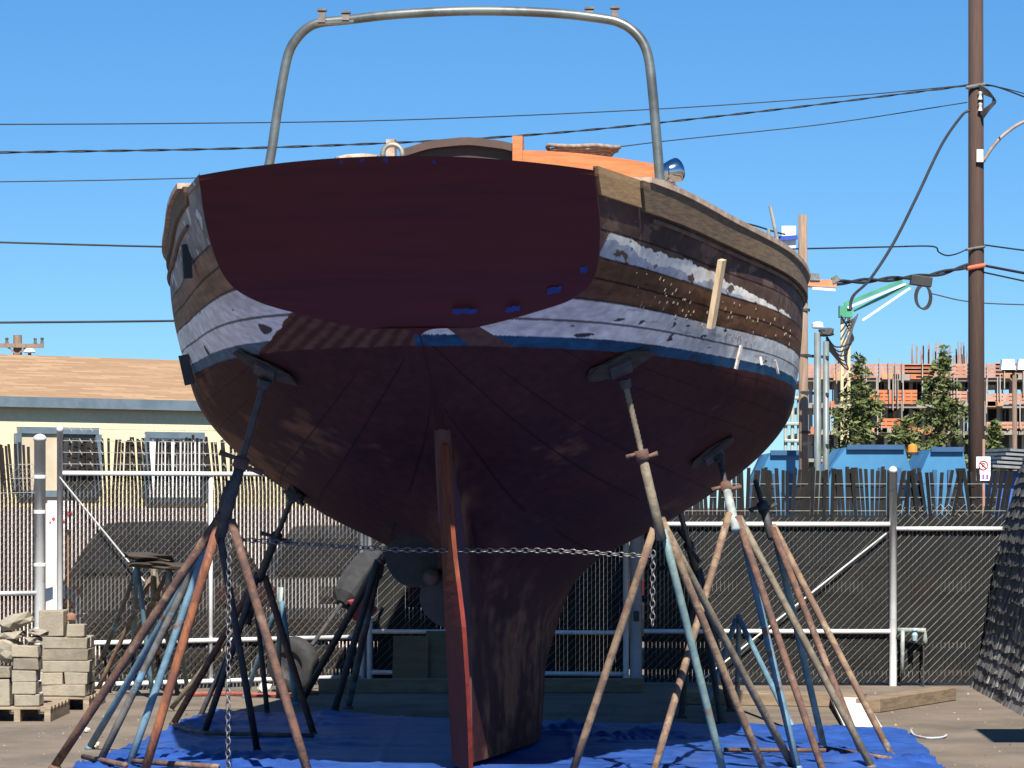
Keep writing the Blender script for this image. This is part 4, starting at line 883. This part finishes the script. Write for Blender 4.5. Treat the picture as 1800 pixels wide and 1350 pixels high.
# ------------------------------------------------------------ poles, wires and street things
dpole = mat('dark_creosote_pole', (.062, .032, .022), (.042, .024, .018), sc=6, rough=.85, st=(6, 6, .4), bump=.4)
gpole = mat('grey_brown_pole', (.24, .165, .115), (.16, .11, .08), sc=6, rough=.9, st=(6, 6, .5), bump=.4)
YP = 48.0
def zpx(py, Y): return H-(py-HZ)*Y/F
up_ = thing('utility_pole', 'tall dark brown utility pole rising out of the top of the photo, right', 'utility pole', gpt(1716, YP))
MB().tube([gpt(1716.5, YP)+Vector((0, 0, -.1)), gpt(1716, YP)+Vector((0, 0, 5)), gpt(1714.5, YP)+Vector((0, 0, 14))], [.128, .122, .105], 20).build('pole', dpole, up_, smooth=True)
blk = mat('black_cable', (.012, .012, .014), (.02, .02, .02), sc=5, rough=.6)
MB().box(P(1722, 274, YP-.14), (.1, .08, .19)).build('conduit_box', mat('white_box', (.7, .7, .66), sc=5), up_)
MB().tube(smoothpts([P(1728, 284, YP-.14), P(1745, 258, YP-.14), P(1768, 234, YP-.1), P(1800, 214, YP), P(1840, 208, YP)], 5), .028, 8).build('lamp_arm', mat('grey_brown_arm', (.25, .2, .18), (.16, .13, .12), sc=6, rough=.6), up_, smooth=True)
for py, w_ in ((150, .03), (435, .02), (468, .035)): MB().tube([P(1698, py+4, YP-.13), P(1732, py-2, YP-.13)], w_, 8).build('clamp', PAL['grey'] if py != 468 else mat('red_band', (.5, .1, .05), sc=5), up_)
for k in range(5): MB().tube(smoothpts([P(1722, 150+k*3, YP-.16), P(1738+k*3, 160+4*k, YP-.2), P(1746-k*2, 178+k*4, YP-.2), P(1724+k, 196+k*3, YP-.16)], 5), .012, 6).build('cable_loop', blk, up_)
for px, py in ((1723, 168), (1723, 188)): MB().lathe(P(px, py, YP-.16), [(0, -.06), (.035, -.06), (.02, 0), (.035, .05), (0, .07)], n=10).build('insulator', mat('pale_insulator', (.6, .6, .55), sc=6, rough=.3), up_)
wp_ = thing('utility_pole', 'shorter weathered wooden pole with floodlights just right of the hull', 'utility pole', gpt(1414, 44))
MB().tube([gpt(1414, 44)+Vector((0, 0, -.1)), P(1411, 378, 44)], [.075, .062], 16).build('pole', gpole, wp_, smooth=True)
MB().box(P(1386, 417, 43.9), (.2, .1, .31)).build('meter_box', mat('white_grey_box', (.72, .74, .78), sc=5, rough=.4), wp_)
MB().bar(P(1328, 422, 43.8), P(1402, 417, 43.8), .04, .06).build('blue_bracket', mat('blue_bracket_paint', (.02, .06, .3), sc=5), wp_)
MB().bar(P(1420, 497, 43.8), P(1470, 499, 43.8), .09, .1).build('light_arm', mat('orange_brown_arm', (.5, .2, .09), (.4, .15, .07), sc=6), wp_)
MB().bar(P(1428, 507, 43.75), P(1468, 510, 43.75), .06, .03).build('light_tube', mat('white_tube', (.85, .85, .82), sc=5), wp_)
MB().box(P(1432, 487, 43.8), (.14, .14, .1), taper=.8).build('floodlight', PAL['grey'], wp_)
MB().box(P(1468, 491, 43.8), (.13, .12, .09), Matrix.Rotation(-.5, 3, 'Y'), .6).build('floodlight', PAL['grey'], wp_)
for py in (545, 625, 690, 760): MB().lathe(P(1414, py, 44), [(.077, -.02), (.08, 0), (.077, .02)], n=14).build('band', PAL['dark'], wp_)
cp = thing('conduit_mast', 'pair of grey service conduits with weatherheads beside the wooden pole', 'conduit', gpt(1442, 43))
for px, py, r_ in ((1437, 585, .05), (1452, 600, .042)): MB().tube([gpt(px, 43), P(px, py, 43)], r_, 12).build('conduit', mat('grey_conduit', (.15, .175, .175), (.115, .135, .135), sc=5, rough=.5, metal=.2), cp, smooth=True)
MB().rock(P(1452, 584, 43), (.22, .16, .12), 3).build('weatherhead', PAL['dark'], cp); MB().rock(P(1437, 572, 43), (.16, .14, .1), 6, None, .1).build('weatherhead', mat('white_cap', (.75, .76, .78), sc=5), cp)
for py in (625, 690, 780): MB().bar(P(1412, py, 43.3), P(1456, py+3, 42.94), .03, .04).build('strap', PAL['dark'], cp)
random.seed(2)
for k in range(6):
    y0 = 590+k*4; MB().tube(smoothpts([P(1452, y0, 43), P(1470+k*4, 610+8*k, 43.2), P(1500-k*3, 598+k*4, 43.4), P(1488+k*4, 572-k*4, 43.6), P(1478, 555+k*14, 43.4)], 5), .011, 5).build('drop_cable', blk, cp)
lpole = thing('utility_pole', 'distant utility pole with crossarm behind the house roof', 'utility pole', gpt(30, 95))
MB().tube([gpt(30, 95), P(31, 589, 95)], [.16, .13], 10).build('pole', gpole, lpole)
MB().bar(P(-15, 607, 94.8), P(76, 608, 94.8), .12, .12).build('crossarm', gpole, lpole)
for px in (-8, 12, 62, 74): MB().lathe(P(px, 604, 94.8), [(0, 0), (.06, 0), (.04, .1), (.06, .16), (0, .2)], n=8).build('insulator', PAL['grey'], lpole)
for px, s_ in ((14, 1), (46, -1)): MB().bar(P(px, 610, 94.8), P(30, 624, 94.8), .05, .05).build('brace', gpole, lpole)
lamp_ = thing('street_lamp', 'distant mushroom street lamp beside the crossarm pole', 'street lamp', gpt(52, 90)); MB().tube([gpt(52, 90), P(52, 618, 90)], .05, 8).build('pole', PAL['grey'], lamp_)
MB().lathe(P(52, 618, 90), [(0, .1), (.1, .08), (.18, 0), (.16, -.03), (0, -.05)], n=12).build('lamp_shade', mat('white_cap', (.75, .76, .78)), lamp_)

def wire(label, pts, r, twist=False, n=8):
    q = smoothpts([P(*p) for p in pts], n); mb = MB()
    if twist:
        tot = len(q)
        for ph in (0, 1):
            w2 = []
            for i in range((tot-1)*6+1):
                f = i/6; a = q[min(int(f), tot-1)]; b = q[min(int(f)+1, tot-1)]; c = a.lerp(b, f-int(f)); dd = c.x
                w2.append(c+Vector((0, math.cos(dd*7+ph*3.14), math.sin(dd*7+ph*3.14)))*r*.8)
            mb.tube(w2, r*.75, 5)
    else: mb.tube(q, r, 6)
    return tag(mb.build('overhead_wire', blk, smooth=True), label, 'wire', 'overhead wires')
wire('thin uppermost wire crossing the whole sky to the tall pole', [(-100, 219, 40), (300, 217, 42), (700, 211, 44), (1150, 192, 46), (1500, 168, 47), (1706, 149, YP)], .008)
wire('thick twisted wire just above the deckhouse running to the tall pole', [(-100, 270, 40), (0, 268, 40), (480, 259, 42), (920, 238, 44), (1300, 200, 46), (1640, 158, 47.5), (1706, 149, YP)], .012, True)
wire('thin wire passing behind the deckhouse up to the tall pole', [(-100, 321, 42), (300, 314, 43), (760, 296, 44), (1170, 248, 46), (1450, 218, 47), (1700, 180, YP)], .008)
wire('wire reaching the hull level with the port fairlead', [(-100, 423, 38), (0, 426, 38), (300, 434, 39), (700, 440, 41), (1000, 420, 42), (1265, 390, 43), (1380, 412, 43.8)], .012)
wire('wire reaching the hull level with the white port patch', [(-100, 568, 38), (0, 567, 38), (312, 564, 39), (800, 556, 41), (1412, 499, 44)], .014)
wire('kinked wire between the wooden pole and the tall pole', [(1330, 438, 44), (1420, 437, 44.2), (1560, 434, 46), (1638, 433, 47), (1650, 443, 47.2), (1664, 449, 47.4), (1682, 446, 47.7), (1704, 436, YP-.1)], .012)
wire('thick cable bundle with splice box between the two near poles', [(1418, 500, 44), (1500, 495, 45.5), (1560, 491, 46.3), (1640, 483, 47.2), (1704, 467, YP-.1)], .03, True)
wire('steep service drop falling from the tall pole to the conduits', [(1704, 194, YP-.1), (1690, 204, 47.8), (1655, 255, 47), (1612, 345, 46), (1572, 425, 45), (1530, 490, 44.2), (1500, 520, 43.6), (1494, 545, 43.3)], .022)
wire('upper wire right of the tall pole sloping down', [(1726, 148, YP), (1760, 155, 47.5), (1850, 190, 46)], .014)
wire('pale wire right of the tall pole sloping down', [(1726, 150, YP), (1760, 154, 47.5), (1850, 178, 46)], .009)
wire('level wire leaving the tall pole at right, highest of three', [(1726, 430, YP), (1800, 440, 47), (1900, 452, 46)], .013)
wire('thick wire leaving the tall pole at right, middle of three', [(1726, 466, YP), (1800, 480, 47), (1900, 498, 46)], .022)
wire('wire leaving the tall pole at right, lowest of three', [(1726, 478, YP), (1800, 494, 47), (1900, 516, 46)], .014)
wire('faint far wire behind the splice box', [(1632, 515, 60), (1720, 532, 60), (1900, 538, 60)], .012)
sbx = thing('splice_box', 'black cable splice box with wire loop hanging on the bundle', 'splice box', P(1619, 494, 46.8))
MB().box(P(1619, 494, 46.8), (.32, .14, .15), Matrix.Rotation(.14, 3, 'Y')).build('box', blk, sbx, bevel=.01)
for k in range(3): MB().tube([P(1621+13*math.cos(a)+k*2, 521+21*math.sin(a)+k, 46.75) for a in np.linspace(0, 6.283, 24)], .011, 5).build('loop', blk, sbx)

# green placing boom on its yellow mast, far behind
crn = thing('concrete_boom', 'green folded concrete boom on a yellowish mast above the building site', 'crane', gpt(1486, 270)); YB = 270; rr = YB/F
green = mat('green_boom_paint', (.05, .24, .13), (.035, .17, .09), sc=.4, rough=.5); ylw = mat('yellow_mast_paint', (.5, .42, .24), (.42, .34, .2), sc=.4)
ms = MB()
for sx in (-1, 1): ms.bar(P(1486+sx*6, 830, YB), P(1486+sx*6, 545, YB), .25, .25)
for k in range(14): ms.bar(P(1480, 830-k*20, YB), P(1492, 810-k*20, YB), .12, .12)
ms.build('mast', ylw, crn)
MB().box(P(1486, 548, YB), (1.1, 1.1, 1.0)).build('slew_head', green, crn)
MB().bar(P(1484, 535, YB), P(1586, 494, YB), .3, .3).build('boom_section', green, crn); MB().bar(P(1500, 546, YB), P(1600, 500, YB-.6), .25, .25).build('boom_section', green, crn)
MB().bar(P(1490, 541, YB-.7), P(1592, 499, YB-.7), .14, .18).build('pipeline', mat('white_pipeline', (.75, .8, .76), sc=.5), crn); MB().bar(P(1516, 563, YB-.7), P(1600, 506, YB-.7), .14, .18).build('pipeline', MATS['white_pipeline'], crn)

# building under construction
cb = thing('unfinished_building', 'far unfinished concrete building with orange safety rails and rebar on top', 'building', gpt(1660, 310)); YC = 300
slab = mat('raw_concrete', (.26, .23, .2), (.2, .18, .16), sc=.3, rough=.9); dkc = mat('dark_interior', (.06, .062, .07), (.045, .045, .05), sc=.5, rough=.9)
onet = mat('orange_safety_net', (.45, .14, .055), (.36, .11, .045), sc=.6, rough=.8); pkn = mat('pink_orange_net', (.40, .215, .15), (.33, .155, .10), sc=.8, rough=.8)
def cbx(x0, y0, x1, y1, Ya, dp, name, m):
    a = P(x0, y1, Ya); b = P(x1, y0, Ya); return MB().box((a+b)/2+Vector((0, dp/2, 0)), (b.x-a.x, dp, b.z-a.z)).build(name, m, cb)
for k, y in enumerate((664, 711, 758, 806)): cbx(1415, y, 1960, y+6, YC, 22, 'floor_slab', slab)
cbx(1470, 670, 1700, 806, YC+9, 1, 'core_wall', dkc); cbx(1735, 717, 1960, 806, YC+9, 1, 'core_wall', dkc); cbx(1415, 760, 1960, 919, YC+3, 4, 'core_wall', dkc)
for px in range(1425, 1830, 22):
    for y in (670, 717, 764): MB().box((P(px, y, YC+2)+P(px, y+41, YC+2))/2, (.35, .35, 41*YC/F)).build('column', slab, cb)
random.seed(9); shm_ = mat('steel_shores', (.2, .24, .25), (.32, .34, .34), sc=.5)
for k in range(60): px = random.uniform(1425, 1800); y = random.choice((670, 717, 764)); MB().bar(P(px, y, YC+4), P(px, y+41, YC+4), .12, .12).build('shoring_post', shm_, cb)
for (x0, x1, y0, y1, m_) in ((1415, 1960, 642, 664, pkn), (1590, 1640, 644, 666, onet), (1530, 1612, 688, 709, onet), (1640, 1700, 690, 709, pkn), (1545, 1605, 738, 756, onet), (1735, 1960, 694, 709, pkn), (1735, 1960, 744, 756, pkn), (1750, 1960, 640, 662, pkn)):
    nm = MB(); y = y0
    while y < y1: a, b = P(x0, y, YC-.2), P(x1, y, YC-.2); nm.bar(a, b, .05, .28); y += 6.5
    px = x0
    while px <= x1: nm.bar(P(px, y0-2, YC-.15), P(px, y1, YC-.15), .14, .14); px += 12
    nm.build('guard_rail', m_, cb)
rbm = mat('rusty_rebar', (.3, .22, .18), (.22, .16, .14), sc=.5)
for k in range(46):
    px = random.choice((1612, 1640, 1676, 1470, 1690))+random.uniform(-10, 12); MB().bar(P(px, 662, YC+3), P(px+random.uniform(-1, 1), random.uniform(600, 630), YC+3), .11, .11).build('rebar', rbm, cb)

random.seed(14); scm = mat('scaffold_steel', (.3, .27, .24), (.2, .18, .16), sc=.5); pnm = mat('site_panel', (.4, .38, .34), (.3, .2, .13), sc=.4); pno = mat('site_timber', (.42, .24, .12), (.34, .17, .08), sc=.4)
for k in range(60):
    px = random.uniform(1420, 1810); y = random.choice((640, 668, 715)); MB().bar(P(px, y-random.uniform(0, 14), YC-.6), P(px, y+random.uniform(30, 60), YC-.6), .1, .1).build('scaffold_pole', scm, cb)
for k in range(34):
    px = random.uniform(1425, 1800); y = random.choice((664, 711, 758))+random.uniform(8, 26); w2 = random.uniform(4, 16); cbx(px, y, px+w2, y+random.uniform(6, 18), YC+random.uniform(1, 6), .3, 'site_panel', random.choice((pnm, pno, dkc, pno)))
for k in range(26):
    px = random.uniform(1425, 1790); y = random.choice((659, 707, 754)); cbx(px, y-random.uniform(1, 4), px+random.uniform(8, 30), y+5+random.uniform(0, 5), YC-.35, .2, 'edge_formwork', random.choice((pno, slab, onet)))
# conifers in front of it
folm = attr_mat('conifer_foliage', rough=.8, sc=2, amt=.3, bump=0); bark = mat('bark', (.12, .08, .055), sc=3)
def conifer(label, px, base, top, halfw, Y, seed, shape=1.0):
    random.seed(seed); g0 = gpt(px, Y); zt = zpx(top, Y); hw = halfw*Y/F
    t = thing('conifer', label, 'tree', g0, 'conifers before the building site')
    MB().tube([g0, g0+Vector((0, 0, zt*.95))], [.16, .02], 8).build('trunk', bark, t)
    mb = MB(); cs = []; zb = .9
    for k in range(150):
        f = random.random()**.75; z = zb+(zt-zb)*f; rad = hw*1.7*((1-f)**shape)*random.choice((.4, .6, .85, 1.0, 1.15))+.06; a = random.random()*6.283
        n_ = int(5+rad*20)
        for j in range(n_):
            u = (j+random.random())/n_; rr_ = rad*u; dr = -.28*rr_+random.uniform(-.12, .12)
            c = g0+Vector((rr_*math.cos(a)+random.uniform(-.13, .13), rr_*math.sin(a)+random.uniform(-.13, .13), z+dr)); s_ = random.uniform(.05, .11)
            v1 = Vector((random.uniform(-1, 1), random.uniform(-1, 1), random.uniform(-.6, .6))).normalized()*s_*1.6; v2 = Vector((random.uniform(-1, 1), random.uniform(-1, 1), random.uniform(-1, .2))).normalized()*s_
            mb.add([c-v1, c+v2*.7, c+v1, c-v2*.7], [(0, 1, 2, 3)]); g = random.uniform(.7, 1.3)
            cs += [(.085*g, .105*g, .034*g, 1)]*4
    mb.build('crown', folm, t, cols=cs)
conifer('taller pointed conifer just left of the dark utility pole', 1659, 815, 610, 78, 110, 1, .85)
conifer('broader conifer with thin ragged top near the grey conduits', 1508, 815, 622, 62, 112, 2, .7)
conifer('small bushy conifer right of the dark utility pole', 1748, 815, 742, 26, 105, 4, .6)
conifer('low bushy conifer between the two larger ones', 1592, 815, 735, 40, 104, 6, .5)

# blue waste containers behind the right fence
blc = mat('blue_container_paint', (.045, .18, .33), (.035, .14, .27), sc=1.2, rough=.45, c3=(.4, .55, .65), sc3=1.4, lo3=.66, hi3=.72)
def container(label, x0, x1, ytop, Y, dp=2.0):
    a, b = gpt(x0, Y), gpt(x1, Y); z = zpx(ytop, Y); ct = thing('waste_container', label, 'container', (a+b)/2, 'blue containers behind the fence')
    w_ = b.x-a.x; s_ = .22*w_
    MB().prism([a+Vector((0, 0, .15)), b+Vector((0, 0, .15)), b+Vector((0, 0, z-.35)), b+Vector((-s_*.4, 0, z)), a+Vector((s_, 0, z)), a+Vector((0, 0, z-.35))], (0, dp, 0)).build('body', blc, ct)
    MB().bar(a+Vector((s_, -.03, z)), b+Vector((-s_*.4, -.03, z)), .07, .07).build('rim', mat('dark_blue_rim', (.02, .08, .18), sc=2), ct)
    for f in (.3, .62, .85): q_ = a.lerp(b, f); MB().box(q_+Vector((0, -.03, (z-.1)/2)), (.06, .05, z-.5)).build('rib', MATS['dark_blue_rim'], ct)
container('blue waste container below the wooden pole', 1335, 1422, 796, 45)
container('wide blue waste container right of the conduits', 1456, 1602, 786, 45.5)
container('blue waste container with dark end left of the utility pole', 1618, 1700, 790, 46)
bcn = thing('warning_beacon', 'orange warning beacon on the blue containers', 'beacon', P(1604, 796, 45)); MB().lathe(P(1604, 800, 45), [(.09, 0), (.1, .04), (0, .05)], n=10).build('base', PAL['dark'], bcn); MB().lathe(P(1604, 795, 45), [(.07, 0), (.065, .1), (0, .13)], n=10).build('lens', mat('orange_lens', (.7, .25, .03), sc=4, rough=.2), bcn)
# green-grey scaffold frame behind the hull edge
sf = thing('scaffold_frame', 'grey green pipe scaffold between hull and wooden pole', 'scaffold', gpt(1396, 50)); m_ = mat('scaffold_paint', (.35, .4, .34), sc=3)
for px in (1381, 1393, 1404): MB().tube([gpt(px, 50), P(px, 690, 50)], .03, 6).build('upright', m_, sf)
for py in (700, 745, 775, 800): MB().tube([P(1379, py, 49.95), P(1406, py, 49.95)], .028, 6).build('crossbar', m_, sf)
# floodlight pole right
fp = thing('floodlight_pole', 'slim pole with white floodlights right of the utility pole', 'floodlight', gpt(1784, 90))
MB().tube([gpt(1785, 90), P(1783, 655, 90)], .07, 10).build('pole', gpole, fp)
for px in (1771, 1800): MB().box(P(px, 641, 90), (.42, .4, .3), taper=.8).build('floodlight', mat('white_grey_box', (.72, .74, .78)), fp)
MB().bar(P(1762, 650, 90), P(1806, 650, 90), .08, .08).build('crossarm', PAL['grey'], fp)
# stacked steel sheets and dark crates behind the far right slats
for k in range(5):
    tag(MB().box(P(1775, 822-k*7, 44)+Vector((.1*k*.3, 0, 0)), (.62, .9, .035), rotz(.06*k)@Matrix.Rotation(.06, 3, 'Y')).build('steel_sheet', mat('grey_sheet', (.16, .17, .18), (.24, .25, .26), sc=4, rough=.5, metal=.3)), 'grey sheet in the stack behind the fence, right of the pole', 'sheet', 'stacked grey sheets')
tag(MB().box(gpt(1775, 44)+Vector((0, .2, zpx(826, 44)/2)), (.6, .8, zpx(826, 44)-.03)).build('crate', mat('blue_crate', (.02, .09, .35), (.015, .06, .25), sc=3), bevel=.02), 'blue crate under the stacked grey sheets', 'crate')
# no parking sign behind the fence
sg = thing('parking_sign', 'small white no parking sign on a post before the utility pole', 'sign', gpt(1728, 30)); YS = 30
a = P(1716, 845, YS); b = P(1741, 803, YS); w_ = b.x-a.x
MB().box((a+b)/2, (w_, .006, b.z-a.z)).build('plate', mat('white_sign', (.8, .8, .8), (.75, .75, .75), sc=9, rough=.4), sg, bevel=.002)
MB().tube([gpt(1729, YS+.03), P(1729, 772, YS+.03)], .014, 8).build('post', mat('reddish_post', (.35, .2, .15), sc=8), sg)
redm = mat('sign_red', (.55, .02, .03), sc=9); ink = mat('sign_black', (.02, .02, .02), sc=9); c = P(1728.5, 818, YS-.006)
MB().tube([c+Vector((.042*math.cos(a_), 0, .042*math.sin(a_))) for a_ in np.linspace(0, 6.2832, 33)], .0055, 5).bar(c+Vector((-.029, -.003, .029)), c+Vector((.029, -.003, -.029)), .006, .009, up=(0, 1, 0)).build('prohibition_ring', redm, sg)
def text(body, loc, size, m, par, name):
    cu = bpy.data.curves.new(name, 'FONT'); cu.body = body; cu.size = size; cu.extrude = .0015; cu.align_x = 'CENTER'; cu.align_y = 'CENTER'
    o = bpy.data.objects.new(name, cu); col.objects.link(o); me = bpy.data.meshes.new_from_object(o.evaluated_get(bpy.context.evaluated_depsgraph_get())); bpy.data.objects.remove(o)
    ob = bpy.data.objects.new(name, me); col.objects.link(ob); me.materials.append(m); ob.parent = par; ob.location = Vector(loc)-ORG[par.name]; ob.rotation_euler = (R(90), 0, 0); return ob
text('P', c, .062, ink, sg, 'letter')
bb = MB()
for k, h_ in ((-1, 1), (0, 1), (1, 1)): bb.box(P(1728.5+k*7, 838, YS-.005), (.022, .004, .045))
bb.build('sign_lettering', mat('sign_purple', (.25, .1, .35), sc=9), sg)

# made-up canopy, out of view, added to cast the ground shadow at right
added_canopy = thing('canopy', 'added unseen canopy on a post beyond the right edge, only to shade the ground', 'canopy', (4.6, 19.1, 0))
MB().prism([(3.5, 18.5, 3.0), (4.8, 18.45, 3.0), (4.8, 19.75, 3.0), (3.56, 19.75, 3.0)], (0, 0, .05)).build('roof', MATS['black_felt'], added_canopy)
MB().bar((4.7, 19.1, 0), (4.7, 19.1, 3.0), .1, .1).build('post', tim, added_canopy)
